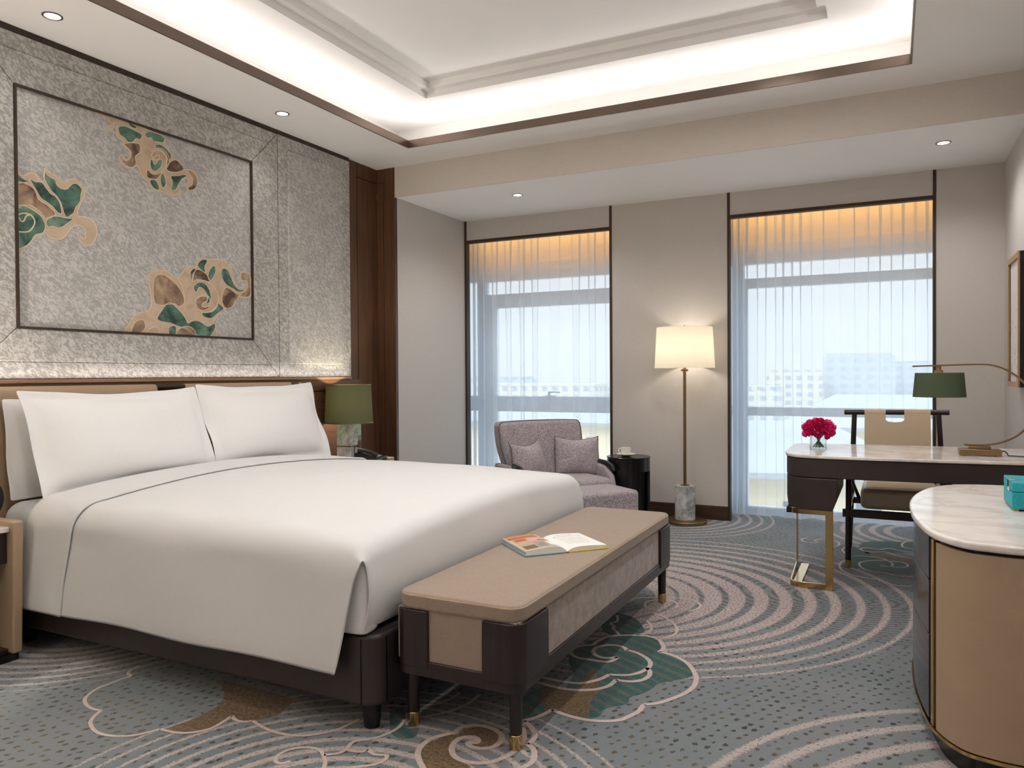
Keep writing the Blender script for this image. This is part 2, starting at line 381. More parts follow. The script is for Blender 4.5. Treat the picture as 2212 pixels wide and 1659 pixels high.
def pile(name, c0, c1, band=None):
    m, nt, out = mat(name); q = NB(nt); v = q.coords()
    g = q.noise(v, 230, 2, 0.7); b = q.noise(v, 90, 2, 0.6)
    col = q.mix(q.ramp(b, 0.4, 0.6), lin(c0), lin(c1))
    if band:
        s = q.n('ShaderNodeSeparateXYZ'); q.l(v, s.inputs[0])
        t = q.math('ADD', q.math('MULTIPLY', s.outputs['X'], 0.55), q.math('MULTIPLY', s.outputs['Y'], 1.0))
        t = q.math('ADD', t, q.math('MULTIPLY', q.noise(v, 40, 2), 0.03))
        st = q.ramp(q.math('ABSOLUTE', q.math('SUBTRACT', q.math('FRACT', q.math('MULTIPLY', t, 15.0)), 0.5)), 0.14, 0.24)
        col = q.mix(st, lin(band), col)
    mm = q.n('ShaderNodeMix', data_type='RGBA', blend_type='MULTIPLY'); mm.inputs[0].default_value = 1.0
    q.l(col, mm.inputs[6]); q.l(q.mix(g, (0.75,)*3, (1.2,)*3), mm.inputs[7])
    q.bsdf(out, mm.outputs[2], 0.95, 0, 0.1, q.bump(g, 0.4, 0.004), 0.2)
    return m
MT['c_teal'] = pile('carpet_teal', (46, 84, 84), (62, 98, 98), (92, 98, 88))
MT['c_brown'] = pile('carpet_brown', (92, 74, 54), (128, 104, 76))
MT['c_pale'] = pile('carpet_pale_line', (196, 178, 170), (208, 190, 182))
ART=[
 [
  ('tan',[(-3.955,2.14),(-3.936,2.135),(-3.921,2.129),(-3.902,2.145),(-3.879,2.155),(-3.856,2.144),(-3.835,2.122),(-3.821,2.133),(-3.825,2.152),(-3.816,2.193),(-3.804,2.176),(-3.789,2.168),(-3.768,2.165),(-3.756,2.151),(-3.736,2.146),(-3.715,2.149),(-3.694,2.164),(-3.665,2.171),(-3.639,2.157),(-3.618,2.133),(-3.614,2.101),(-3.632,2.065),(-3.648,2.029),(-3.654,2.003),(-3.646,1.988),(-3.616,1.992),(-3.581,1.983),(-3.556,1.958),(-3.55,1.922),(-3.564,1.878),(-3.587,1.851),(-3.618,1.849),(-3.643,1.865),(-3.656,1.888),(-3.647,1.896),(-3.635,1.879),(-3.617,1.882),(-3.612,1.907),(-3.625,1.938),(-3.659,1.941),(-3.685,1.924),(-3.711,1.887),(-3.736,1.859),(-3.769,1.854),(-3.801,1.857),(-3.821,1.877),(-3.84,1.866),(-3.868,1.85),(-3.888,1.82),(-3.915,1.793),(-3.955,1.774)]),
  ('green',[(-3.816,2.179),(-3.822,2.144),(-3.809,2.116),(-3.79,2.088),(-3.766,2.07),(-3.742,2.039),(-3.726,1.989),(-3.71,1.972),(-3.676,1.999),(-3.667,2.025),(-3.641,2.063),(-3.636,2.101),(-3.631,2.13),(-3.656,2.15),(-3.682,2.144),(-3.708,2.114),(-3.733,2.109),(-3.757,2.119),(-3.769,2.145),(-3.789,2.152),(-3.809,2.163)]),
  ('green',[(-3.891,2.119),(-3.864,2.115),(-3.835,2.118),(-3.81,2.092),(-3.79,2.072),(-3.766,2.062),(-3.746,2.034),(-3.738,1.987),(-3.759,1.987),(-3.783,2.01),(-3.814,2.028),(-3.842,2.042),(-3.861,2.073)]),
  ('green',[(-3.955,2.134),(-3.921,2.114),(-3.891,2.113),(-3.922,2.097),(-3.955,2.092)]),
  ('brown',[(-3.955,2.086),(-3.907,2.094),(-3.872,2.078),(-3.85,2.033),(-3.815,2.016),(-3.783,1.995),(-3.771,1.973),(-3.816,1.945),(-3.839,1.968),(-3.877,1.992),(-3.923,1.991),(-3.955,1.976)]),
  ('green',[(-3.955,1.964),(-3.923,1.987),(-3.885,1.979),(-3.839,1.953),(-3.82,1.913),(-3.832,1.875),(-3.868,1.858),(-3.891,1.823),(-3.918,1.796),(-3.955,1.793)]),
  ('green',[(-3.816,1.933),(-3.792,1.96),(-3.751,1.969),(-3.718,1.967),(-3.68,1.969),(-3.71,1.94),(-3.735,1.919),(-3.76,1.911),(-3.784,1.915),(-3.808,1.907)]),
  ('line',[(-3.952,1.938),(-3.924,1.952),(-3.89,1.949),(-3.872,1.923),(-3.883,1.89),(-3.906,1.867),(-3.953,1.859)]),
  ('line',[(-3.952,1.932),(-3.935,1.912),(-3.923,1.917),(-3.913,1.939),(-3.893,1.954)]),
 ],
 [
  ('tan',[(-3.546,2.546),(-3.519,2.538),(-3.496,2.536),(-3.473,2.522),(-3.464,2.499),(-3.488,2.488),(-3.474,2.475),(-3.45,2.494),(-3.444,2.522),(-3.432,2.509),(-3.435,2.473),(-3.423,2.451),(-3.394,2.437),(-3.395,2.415),(-3.371,2.404),(-3.352,2.387),(-3.362,2.354),(-3.381,2.341),(-3.396,2.359),(-3.415,2.354),(-3.415,2.328),(-3.387,2.305),(-3.343,2.307),(-3.308,2.324),(-3.294,2.292),(-3.274,2.27),(-3.243,2.25),(-3.213,2.221),(-3.176,2.219),(-3.139,2.218),(-3.096,2.209),(-3.052,2.223),(-3.035,2.25),(-3.04,2.277),(-3.017,2.315),(-2.988,2.33),(-2.972,2.311),(-2.989,2.283),(-2.978,2.267),(-2.943,2.269),(-2.914,2.295),(-2.907,2.344),(-2.924,2.378),(-2.959,2.389),(-2.999,2.38),(-3.032,2.414),(-3.065,2.424),(-3.091,2.423),(-3.093,2.445),(-3.114,2.472),(-3.135,2.489),(-3.129,2.523),(-3.156,2.538),(-3.198,2.54),(-3.3,2.546),(-3.417,2.546)]),
  ('green',[(-3.422,2.503),(-3.388,2.521),(-3.359,2.521),(-3.32,2.514),(-3.28,2.503),(-3.291,2.474),(-3.316,2.473),(-3.336,2.449),(-3.365,2.441),(-3.385,2.457),(-3.413,2.466)]),
  ('green',[(-3.364,2.545),(-3.34,2.546),(-3.31,2.535),(-3.325,2.526),(-3.35,2.528)]),
  ('green',[(-3.26,2.514),(-3.234,2.534),(-3.198,2.537),(-3.156,2.536),(-3.133,2.522),(-3.144,2.496),(-3.172,2.493),(-3.209,2.487),(-3.219,2.503),(-3.245,2.495)]),
  ('green',[(-3.194,2.473),(-3.157,2.481),(-3.114,2.463),(-3.087,2.433),(-3.11,2.404),(-3.125,2.432),(-3.157,2.451),(-3.191,2.456)]),
  ('brown',[(-3.385,2.427),(-3.331,2.445),(-3.296,2.446),(-3.292,2.407),(-3.322,2.373),(-3.318,2.339),(-3.338,2.312),(-3.372,2.308),(-3.401,2.327),(-3.396,2.344),(-3.386,2.335),(-3.357,2.351),(-3.347,2.389),(-3.371,2.409)]),
  ('brown',[(-3.226,2.425),(-3.194,2.449),(-3.146,2.45),(-3.12,2.415),(-3.126,2.368),(-3.159,2.328),(-3.212,2.302),(-3.248,2.321),(-3.253,2.283),(-3.238,2.273),(-3.191,2.28),(-3.159,2.314),(-3.115,2.37),(-3.104,2.419),(-3.136,2.457),(-3.178,2.457)]),
  ('green',[(-3.231,2.369),(-3.216,2.384),(-3.201,2.359),(-3.174,2.393),(-3.153,2.398),(-3.158,2.36),(-3.191,2.325),(-3.222,2.327)]),
  ('green',[(-3.233,2.263),(-3.197,2.274),(-3.176,2.247),(-3.176,2.221),(-3.213,2.228)]),
  ('green',[(-3.154,2.329),(-3.133,2.302),(-3.128,2.267),(-3.149,2.239),(-3.165,2.277)]),
  ('brown',[(-3.11,2.386),(-3.071,2.418),(-3.043,2.416),(-3.005,2.383),(-3.039,2.356),(-3.094,2.343),(-3.126,2.354)]),
  ('green',[(-3.094,2.318),(-3.05,2.332),(-3.005,2.348),(-2.98,2.346),(-3.017,2.321),(-3.04,2.286),(-3.068,2.243),(-3.095,2.246),(-3.084,2.285)]),
  ('brown',[(-2.976,2.38),(-2.942,2.382),(-2.911,2.343),(-2.92,2.293),(-2.955,2.267),(-2.978,2.276),(-2.949,2.301),(-2.942,2.336),(-2.959,2.361)]),
  ('line',[(-3.21,2.392),(-3.184,2.417),(-3.168,2.412),(-3.179,2.391),(-3.205,2.385),(-3.221,2.403),(-3.205,2.434),(-3.157,2.444),(-3.125,2.418),(-3.126,2.372),(-3.159,2.328)]),
 ],
 [
  ('tan',[(-3.385,1.412),(-3.375,1.453),(-3.345,1.498),(-3.305,1.523),(-3.259,1.535),(-3.233,1.569),(-3.237,1.632),(-3.246,1.685),(-3.241,1.735),(-3.214,1.76),(-3.156,1.773),(-3.113,1.768),(-3.075,1.744),(-3.036,1.758),(-3.007,1.794),(-2.956,1.819),(-2.926,1.818),(-2.918,1.853),(-2.884,1.875),(-2.812,1.878),(-2.737,1.888),(-2.686,1.873),(-2.655,1.837),(-2.642,1.788),(-2.617,1.745),(-2.57,1.734),(-2.536,1.763),(-2.549,1.777),(-2.576,1.774),(-2.589,1.798),(-2.576,1.826),(-2.542,1.842),(-2.508,1.828),(-2.493,1.783),(-2.495,1.689),(-2.544,1.669),(-2.598,1.67),(-2.625,1.642),(-2.651,1.604),(-2.703,1.59),(-2.742,1.573),(-2.767,1.536),(-2.802,1.504),(-2.787,1.466),(-2.806,1.412),(-3.172,1.412)]),
  ('brown',[(-3.21,1.729),(-3.157,1.749),(-3.103,1.727),(-3.048,1.686),(-3.015,1.633),(-3.016,1.595),(-3.05,1.574),(-3.083,1.59),(-3.17,1.574),(-3.212,1.589),(-3.221,1.66)]),
  ('green',[(-2.914,1.834),(-2.884,1.869),(-2.842,1.871),(-2.861,1.831),(-2.861,1.797),(-2.891,1.808)]),
  ('green',[(-2.825,1.816),(-2.788,1.845),(-2.782,1.802),(-2.814,1.754),(-2.838,1.766)]),
  ('green',[(-2.728,1.833),(-2.687,1.833),(-2.662,1.795),(-2.636,1.748),(-2.597,1.721),(-2.543,1.721),(-2.597,1.701),(-2.65,1.721),(-2.701,1.741),(-2.736,1.787)]),
  ('green',[(-2.968,1.785),(-2.944,1.809),(-2.927,1.804),(-2.95,1.772),(-2.957,1.729),(-2.968,1.756)]),
  ('brown',[(-2.927,1.804),(-2.885,1.804),(-2.844,1.78),(-2.826,1.743),(-2.874,1.747),(-2.922,1.747),(-2.951,1.729),(-2.945,1.768)]),
  ('brown',[(-2.701,1.721),(-2.624,1.693),(-2.598,1.68),(-2.631,1.636),(-2.658,1.602),(-2.71,1.595),(-2.734,1.648)]),
  ('brown',[(-2.576,1.826),(-2.515,1.828),(-2.499,1.772),(-2.503,1.694),(-2.544,1.675),(-2.584,1.686),(-2.53,1.728),(-2.529,1.779),(-2.572,1.78)]),
  ('green',[(-2.946,1.701),(-2.916,1.728),(-2.874,1.733),(-2.839,1.707),(-2.815,1.651),(-2.834,1.615),(-2.858,1.613),(-2.839,1.649),(-2.875,1.694),(-2.905,1.701),(-2.929,1.669)]),
  ('brown',[(-2.929,1.621),(-2.888,1.649),(-2.849,1.646),(-2.852,1.618),(-2.879,1.611),(-2.874,1.592),(-2.828,1.591),(-2.877,1.568),(-2.918,1.579)]),
  ('green',[(-3.148,1.571),(-3.116,1.592),(-3.083,1.581),(-3.039,1.547),(-3.006,1.511),(-2.989,1.484),(-2.948,1.5),(-2.902,1.498),(-2.842,1.473),(-2.793,1.493),(-2.793,1.456),(-2.831,1.412),(-2.891,1.412),(-2.95,1.421),(-3.001,1.45),(-3.057,1.461),(-3.112,1.477),(-3.171,1.482),(-3.197,1.499),(-3.165,1.547)]),
  ('green',[(-2.766,1.62),(-2.722,1.589),(-2.767,1.556),(-2.817,1.523),(-2.877,1.529),(-2.883,1.553),(-2.816,1.562),(-2.773,1.595)]),
  ('green',[(-3.118,1.453),(-3.074,1.46),(-3.075,1.412),(-3.118,1.412)]),
  ('brown',[(-3.063,1.412),(-3.057,1.438),(-3.018,1.461),(-2.961,1.457),(-2.938,1.412)]),
  ('brown',[(-3.356,1.419),(-3.33,1.473),(-3.285,1.484),(-3.275,1.44),(-3.306,1.412)]),
  ('line',[(-2.846,1.624),(-2.874,1.612),(-2.888,1.591),(-2.859,1.587),(-2.828,1.608),(-2.833,1.649),(-2.881,1.659),(-2.929,1.626),(-2.93,1.583),(-2.889,1.557),(-2.829,1.561),(-2.779,1.6),(-2.765,1.665),(-2.802,1.721),(-2.862,1.744),(-2.922,1.737)]),
  ('line',[(-3.276,1.412),(-3.255,1.432),(-3.214,1.448),(-3.188,1.431),(-3.193,1.412),(-3.219,1.412)]),
  ('line',[(-3.075,1.753),(-3.037,1.706),(-3.013,1.643),(-3.016,1.595),(-3.05,1.574)]),
 ],
]
CARPET=[
 ('brown',[(1.434,-4.401),(1.445,-4.325),(1.449,-4.254),(1.44,-4.192),(1.4,-4.129),(1.323,-4.067),(1.264,-4.031),(1.568,-4.027),(1.653,-4.05),(1.675,-4.107),(1.686,-4.167),(1.644,-4.225),(1.636,-4.24),(1.583,-4.248),(1.545,-4.228),(1.559,-4.298),(1.547,-4.357)]),
 ('line',[(0.857,-4.066),(0.864,-4.099),(0.873,-4.123),(0.892,-4.142),(0.921,-4.153),(0.915,-4.192),(0.914,-4.239),(0.913,-4.284),(0.938,-4.34),(0.968,-4.373),(1.014,-4.397),(1.064,-4.407),(1.102,-4.403)]),
 ('line',[(1.102,-4.403),(1.118,-4.435),(1.141,-4.467),(1.176,-4.491),(1.232,-4.513),(1.29,-4.514),(1.337,-4.499),(1.374,-4.472),(1.398,-4.435),(1.41,-4.408)]),
 ('line',[(1.41,-4.408),(1.442,-4.407),(1.492,-4.399),(1.532,-4.373),(1.559,-4.331),(1.557,-4.276),(1.549,-4.233)]),
 ('line',[(1.549,-4.233),(1.588,-4.25),(1.624,-4.246),(1.642,-4.23)]),
 ('line',[(1.642,-4.23),(1.682,-4.241),(1.723,-4.252),(1.794,-4.257),(1.859,-4.242),(1.902,-4.211),(1.942,-4.159),(1.957,-4.092),(1.962,-4.062)]),
 ('teal',[(2.022,-3.962),(2.056,-3.931),(2.141,-4.043),(2.173,-4.027),(2.199,-4.061),(2.197,-4.096),(2.161,-4.111),(2.117,-4.094),(2.062,-4.027)]),
 ('line',[(2.101,-3.995),(2.117,-4.048),(2.11,-4.104),(2.09,-4.148),(2.049,-4.19),(2.046,-4.216),(2.055,-4.247),(2.048,-4.279),(2.015,-4.303)]),
 ('line',[(2.072,-4.373),(2.044,-4.332),(1.997,-4.293),(1.966,-4.284),(1.923,-4.297),(1.893,-4.331),(1.891,-4.373),(1.908,-4.398),(1.933,-4.402),(1.95,-4.378)]),
 ('line',[(2.063,-4.249),(2.107,-4.239),(2.116,-4.217)]),
 ('line',[(2.116,-4.217),(2.154,-4.234),(2.19,-4.222),(2.203,-4.249),(2.191,-4.283),(2.143,-4.325)]),
 ('brown',[(2.322,-4.001),(2.324,-3.961),(2.368,-3.927),(2.42,-3.941),(2.451,-3.977),(2.45,-4.032),(2.417,-4.06),(2.388,-4.05),(2.406,-4.023),(2.377,-4.0),(2.343,-4.016),(2.334,-4.064),(2.357,-4.112),(2.398,-4.149),(2.459,-4.174),(2.345,-4.235),(2.29,-4.179),(2.265,-4.122),(2.285,-4.044)]),
 ('thick',[(2.345,-4.245),(2.302,-4.207),(2.269,-4.166),(2.254,-4.115),(2.26,-4.065),(2.286,-4.025),(2.304,-4.003)]),
 ('thick',[(2.304,-4.003),(2.306,-3.963),(2.342,-3.926),(2.399,-3.925),(2.445,-3.948),(2.466,-3.982),(2.462,-4.032),(2.429,-4.06),(2.392,-4.058),(2.38,-4.042),(2.403,-4.028),(2.386,-4.004),(2.358,-4.009),(2.337,-4.038),(2.343,-4.084),(2.373,-4.128),(2.414,-4.147),(2.463,-4.142),(2.501,-4.116),(2.521,-4.078),(2.533,-4.033),(2.535,-3.978),(2.518,-3.925),(2.488,-3.875)]),
 ('thick',[(2.47,-3.83),(2.506,-3.854),(2.545,-3.899),(2.555,-3.945),(2.547,-3.967)]),
 ('thick',[(2.547,-3.967),(2.582,-3.991),(2.606,-4.037),(2.61,-4.074),(2.595,-4.113)]),
 ('line',[(2.065,-3.882),(2.112,-3.867),(2.144,-3.828),(2.16,-3.774),(2.16,-3.726)]),
 ('line',[(2.125,-3.976),(2.171,-3.926),(2.213,-3.862),(2.235,-3.784),(2.233,-3.707)]),
 ('teal',[(2.424,-2.966),(2.516,-2.89),(2.61,-2.853),(2.674,-2.895),(2.71,-2.97),(2.708,-3.015),(2.789,-3.047),(2.849,-3.101),(2.89,-3.197),(2.863,-3.247),(2.795,-3.328),(2.783,-3.392),(2.764,-3.446),(2.735,-3.492),(2.742,-3.553),(2.685,-3.621),(2.689,-3.679),(2.663,-3.711),(2.639,-3.713),(2.57,-3.625),(2.494,-3.507),(2.477,-3.396),(2.407,-3.272),(2.376,-3.144)]),
 ('teal',[(2.363,-2.602),(2.419,-2.595),(2.49,-2.638),(2.554,-2.735),(2.579,-2.801),(2.546,-2.851),(2.49,-2.877),(2.441,-2.892),(2.376,-2.802)]),
 ('teal',[(2.391,-3.669),(2.402,-3.575),(2.433,-3.549),(2.485,-3.666),(2.508,-3.747),(2.487,-3.796),(2.459,-3.819)]),
 ('brown',[(2.417,-3.545),(2.525,-3.516),(2.517,-3.351),(2.527,-3.301),(2.567,-3.377),(2.61,-3.475),(2.623,-3.557),(2.621,-3.601),(2.647,-3.68),(2.642,-3.711),(2.582,-3.721),(2.524,-3.709),(2.5,-3.721)]),
 ('thick',[(2.47,-3.833),(2.497,-3.791),(2.515,-3.743),(2.524,-3.709)]),
 ('thick',[(2.524,-3.709),(2.552,-3.72),(2.603,-3.73),(2.662,-3.73),(2.717,-3.713),(2.76,-3.683),(2.784,-3.633),(2.798,-3.587),(2.798,-3.531)]),
 ('thick',[(2.798,-3.531),(2.836,-3.502),(2.871,-3.448),(2.904,-3.378),(2.92,-3.303),(2.912,-3.223),(2.884,-3.15),(2.839,-3.078),(2.786,-3.035),(2.742,-3.013),(2.708,-3.015)]),
 ('thick',[(2.708,-3.015),(2.714,-2.967),(2.695,-2.916),(2.66,-2.862),(2.608,-2.846),(2.549,-2.861),(2.495,-2.892),(2.451,-2.937),(2.43,-3.011),(2.427,-3.052),(2.385,-3.087),(2.369,-3.148),(2.385,-3.192),(2.427,-3.221),(2.476,-3.218),(2.525,-3.216),(2.559,-3.199),(2.572,-3.144)]),
 ('thick',[(2.572,-3.144),(2.525,-3.174),(2.486,-3.164),(2.46,-3.134),(2.454,-3.077),(2.481,-3.034),(2.521,-3.015),(2.561,-3.026),(2.58,-3.054)]),
 ('thick',[(2.578,-3.048),(2.627,-3.061),(2.679,-3.1),(2.708,-3.142),(2.717,-3.191),(2.704,-3.249),(2.676,-3.294),(2.642,-3.316),(2.6,-3.33)]),
 ('thick',[(2.6,-3.33),(2.585,-3.381),(2.553,-3.432),(2.518,-3.461),(2.446,-3.472),(2.378,-3.468)]),
 ('thick',[(2.709,-3.201),(2.731,-3.229),(2.742,-3.275),(2.731,-3.323),(2.7,-3.355),(2.665,-3.366),(2.64,-3.366)]),
 ('thick',[(2.64,-3.366),(2.634,-3.429),(2.606,-3.477),(2.56,-3.51),(2.495,-3.53),(2.422,-3.525),(2.376,-3.517)]),
 ('line',[(2.658,-2.855),(2.702,-2.809),(2.712,-2.738),(2.692,-2.669),(2.647,-2.601),(2.592,-2.542),(2.532,-2.512)]),
 ('line',[(2.558,-2.853),(2.59,-2.821),(2.598,-2.758),(2.585,-2.703),(2.542,-2.641),(2.503,-2.623)]),
 ('line',[(2.52,-2.468),(2.473,-2.428),(2.461,-2.348),(2.501,-2.296),(2.562,-2.278),(2.609,-2.321),(2.623,-2.398)]),
 ('line',[(2.367,-2.436),(2.388,-2.328),(2.468,-2.267),(2.595,-2.218),(2.669,-2.228),(2.716,-2.281),(2.721,-2.352),(2.69,-2.417)]),
 ('line',[(2.493,-2.884),(2.434,-2.81),(2.439,-2.79),(2.404,-2.753),(2.422,-2.708),(2.392,-2.627)]),
 ('teal',[(3.388,-0.548),(3.413,-0.394),(3.502,-0.311),(3.622,-0.277),(3.763,-0.232),(3.753,-0.55),(3.612,-0.623),(3.507,-0.701),(3.437,-0.734)]),
 ('teal',[(3.31,-1.169),(3.335,-1.01),(3.37,-0.855),(3.509,-0.826),(3.577,-0.913),(3.745,-0.801),(3.734,-1.153),(3.558,-1.215),(3.469,-1.218),(3.409,-1.154)]),
 ('teal',[(3.334,-0.836),(3.305,-0.683),(3.352,-0.584),(3.407,-0.674),(3.458,-0.724),(3.46,-0.796),(3.404,-0.821)]),
 ('brown',[(3.451,-0.745),(3.507,-0.701),(3.612,-0.742),(3.746,-0.766),(3.741,-0.934),(3.644,-0.915),(3.577,-0.845),(3.474,-0.807)]),
 ('line',[(3.328,-0.996),(3.303,-1.058),(3.299,-1.158),(3.321,-1.257),(3.377,-1.35),(3.442,-1.378),(3.51,-1.388)]),
 ('line',[(3.51,-1.388),(3.547,-1.439),(3.607,-1.478),(3.678,-1.47)]),
 ('line',[(3.518,-1.039),(3.577,-1.043),(3.584,-0.96),(3.55,-0.892),(3.476,-0.927),(3.417,-0.995),(3.405,-1.06),(3.429,-1.16),(3.482,-1.212),(3.559,-1.221),(3.609,-1.256),(3.732,-1.241)]),
 ('line',[(3.37,-0.838),(3.439,-0.823),(3.523,-0.836),(3.577,-0.913),(3.631,-0.888),(3.669,-0.952),(3.655,-1.022),(3.603,-1.047),(3.571,-1.03)]),
 ('line',[(3.746,-0.766),(3.693,-0.774),(3.612,-0.725),(3.549,-0.645),(3.493,-0.671),(3.428,-0.682),(3.398,-0.621),(3.433,-0.566),(3.506,-0.59)]),
 ('line',[(3.506,-0.59),(3.57,-0.522),(3.627,-0.571),(3.752,-0.579)]),
 ('line',[(3.704,-0.217),(3.659,-0.28),(3.643,-0.389),(3.664,-0.458),(3.755,-0.481)]),
 ('line',[(3.327,-0.84),(3.292,-0.709),(3.302,-0.627),(3.35,-0.526),(3.388,-0.548)]),
 ('line',[(3.047,-0.402),(3.017,-0.472),(3.044,-0.545),(3.123,-0.55)]),
 ('line',[(3.142,-0.393),(3.101,-0.476),(3.136,-0.523)]),
 ('line',[(3.198,-0.41),(3.247,-0.451),(3.264,-0.545),(3.236,-0.638),(3.208,-0.671)]),
]
# ------------------------------------------------------------------ mesh helpers
class MB:
    def __init__(s): s.v = []; s.f = []; s.m = []; s.cur = 0
    def slot(s, i): s.cur = i; return s
    def add(s, vs, fs):
        o = len(s.v); s.v += [tuple(p) for p in vs]
        for f in fs: s.f.append(tuple(o+i for i in f)); s.m.append(s.cur)
        return o
    def box(s, x0, x1, y0, y1, z0, z1):
        vs = [(x, y, z) for z in (z0, z1) for y in (y0, y1) for x in (x0, x1)]
        s.add(vs, [(0, 2, 3, 1), (4, 5, 7, 6), (0, 1, 5, 4), (2, 6, 7, 3), (0, 4, 6, 2), (1, 3, 7, 5)]); return s
    def hexa(s, bot, top):
        s.add(list(bot)+list(top), [(3, 2, 1, 0), (4, 5, 6, 7), (0, 1, 5, 4), (1, 2, 6, 5), (2, 3, 7, 6), (3, 0, 4, 7)]); return s
    def prism(s, poly, z0, z1, poly_top=None):
        n = len(poly); pt = poly_top or poly
        a = sum(poly[i][0]*poly[(i+1) % n][1]-poly[(i+1) % n][0]*poly[i][1] for i in range(n))
        if a < 0: poly = poly[::-1]; pt = pt[::-1]
        vs = [(x, y, z0) for x, y in poly]+[(x, y, z1) for x, y in pt]
        s.add(vs, [tuple(range(n))[::-1], tuple(range(n, 2*n))]+[(i, (i+1) % n, n+(i+1) % n, n+i) for i in range(n)]); return s
    def loft(s, rings):
        """closed outlines (x, y) stacked at heights: [(z, poly), ...]"""
        n = len(rings[0][1]); vs = [(x, y, z) for z, p in rings for x, y in p]; k = len(rings)
        fs = [tuple(range(n))[::-1], tuple((k-1)*n+i for i in range(n))]
        for a in range(k-1): fs += [(a*n+i, a*n+(i+1) % n, (a+1)*n+(i+1) % n, (a+1)*n+i) for i in range(n)]
        s.add(vs, fs); return s
    def lathe(s, prof, c=(0, 0), n=40, cap=True, a0=0, a1=2*PI):
        full = abs(a1-a0-2*PI) < 1e-6; k = n if full else n+1
        vs = []; fs = []
        for r, z in prof:
            for i in range(k):
                t = a0+(a1-a0)*i/n; vs.append((c[0]+r*math.cos(t), c[1]+r*math.sin(t), z))
        for j in range(len(prof)-1):
            for i in range(n):
                i2 = (i+1) % k
                fs.append((j*k+i, j*k+i2, (j+1)*k+i2, (j+1)*k+i))
        if cap and full:
            if prof[0][0] > 1e-5: fs.append(tuple(range(k))[::-1])
            if prof[-1][0] > 1e-5: fs.append(tuple((len(prof)-1)*k+i for i in range(k)))
        s.add(vs, fs); return s
    def cyl(s, p0, p1, r0, r1=None, n=20):
        r1 = r0 if r1 is None else r1
        return s.tube([p0, p1], [r0, r1], n)
    def tube(s, pts, r, n=12, cap=True, closed=False):
        pts = [Vector(p) for p in pts]; k = len(pts)
        rs = r if isinstance(r, (list, tuple)) else [r]*k
        vs = []; up = None
        for i, p in enumerate(pts):
            a = pts[(i-1) % k] if (i > 0 or closed) else p; b = pts[(i+1) % k] if (i < k-1 or closed) else p
            t = (b-a).normalized()
            if up is None:
                up = Vector((0, 0, 1)) if abs(t.z) < 0.9 else Vector((1, 0, 0))
            e1 = (up-t*up.dot(t)).normalized(); e2 = t.cross(e1); up = e1
            for j in range(n):
                q = 2*PI*j/n; vs.append(p+(e1*math.cos(q)+e2*math.sin(q))*rs[i])
        fs = []
        for i in range(k if closed else k-1):
            i2 = (i+1) % k
            for j in range(n): fs.append((i*n+j, i*n+(j+1) % n, i2*n+(j+1) % n, i2*n+j))
        if cap and not closed: fs += [tuple(range(n))[::-1], tuple((k-1)*n+j for j in range(n))]
        s.add(vs, fs); return s
    def bar(s, pts, w, t, side=(0, 1, 0)):
        """flat bar swept along pts: width w along 'side', thickness t across"""
        pts = [Vector(p) for p in pts]; k = len(pts); sd = Vector(side).normalized(); vs = []
        for i, p in enumerate(pts):
            d = (pts[min(i+1, k-1)]-pts[max(i-1, 0)]).normalized(); nrm = d.cross(sd).normalized()
            for a, b in ((-1, -1), (1, -1), (1, 1), (-1, 1)): vs.append(p+sd*(w/2*a)+nrm*(t/2*b))
        fs = [(3, 2, 1, 0), tuple((k-1)*4+j for j in range(4))]
        for i in range(k-1):
            for j in range(4): fs.append((i*4+j, i*4+(j+1) % 4, i*4+4+(j+1) % 4, i*4+4+j))
        s.add(vs, fs); return s
    def grid(s, rows, closed=False):
        nr, nc = len(rows), len(rows[0]); vs = [p for r in rows for p in r]; fs = []
        for i in range(nr-1):
            for j in range(nc if closed else nc-1):
                j2 = (j+1) % nc
                fs.append((i*nc+j, i*nc+j2, (i+1)*nc+j2, (i+1)*nc+j))
        return s.add(vs, fs)
RM = {}
def mesh_from(mb, name, mats, xf=None, smooth=None):
    me = bpy.data.meshes.new(name)
    vs = [xf @ Vector(p) for p in mb.v] if xf is not None else mb.v
    me.from_pydata(vs, [], mb.f)
    for m in (mats if isinstance(mats, (list, tuple)) else [mats]): me.materials.append(MT[m])
    for p, i in zip(me.polygons, mb.m): p.material_index = i
    bm = bmesh.new(); bm.from_mesh(me); bmesh.ops.recalc_face_normals(bm, faces=bm.faces); bm.to_mesh(me); bm.free()
    return me
def finish(o, bevel=0, seg=2, smooth=None, subsurf=0, solid=0):
    if solid:
        m = o.modifiers.new('thickness', 'SOLIDIFY'); m.thickness = solid; m.offset = -1
    if bevel:
        m = o.modifiers.new('bevel', 'BEVEL'); m.width = bevel; m.segments = seg; m.limit_method = 'ANGLE'; m.angle_limit = math.radians(35)
        m.harden_normals = False
    if subsurf:
        m = o.modifiers.new('subdivision', 'SUBSURF'); m.levels = subsurf; m.render_levels = subsurf
    ang = 40 if smooth is None else smooth
    if ang:
        for p in o.data.polygons: p.use_smooth = True
        try: o.data.set_sharp_from_angle(angle=math.radians(ang))
        except Exception: pass
def build(mb, name, mats, parent=None, local=False, label=None, **kw):
    """link mb as one object; world coordinates unless local=True (then in the frame of the parent's thing)"""
    xf = None
    if parent is not None and not local: xf = RM[parent.name].inverted()
    o = bpy.data.objects.new(name, mesh_from(mb, name, mats, xf)); COL.objects.link(o)
    if parent is not None:
        o.parent = parent; RM[o.name] = RM[parent.name]
    else: RM[o.name] = Matrix.Identity(4)
    if label: o['label'] = label
    finish(o, **kw)
    return o
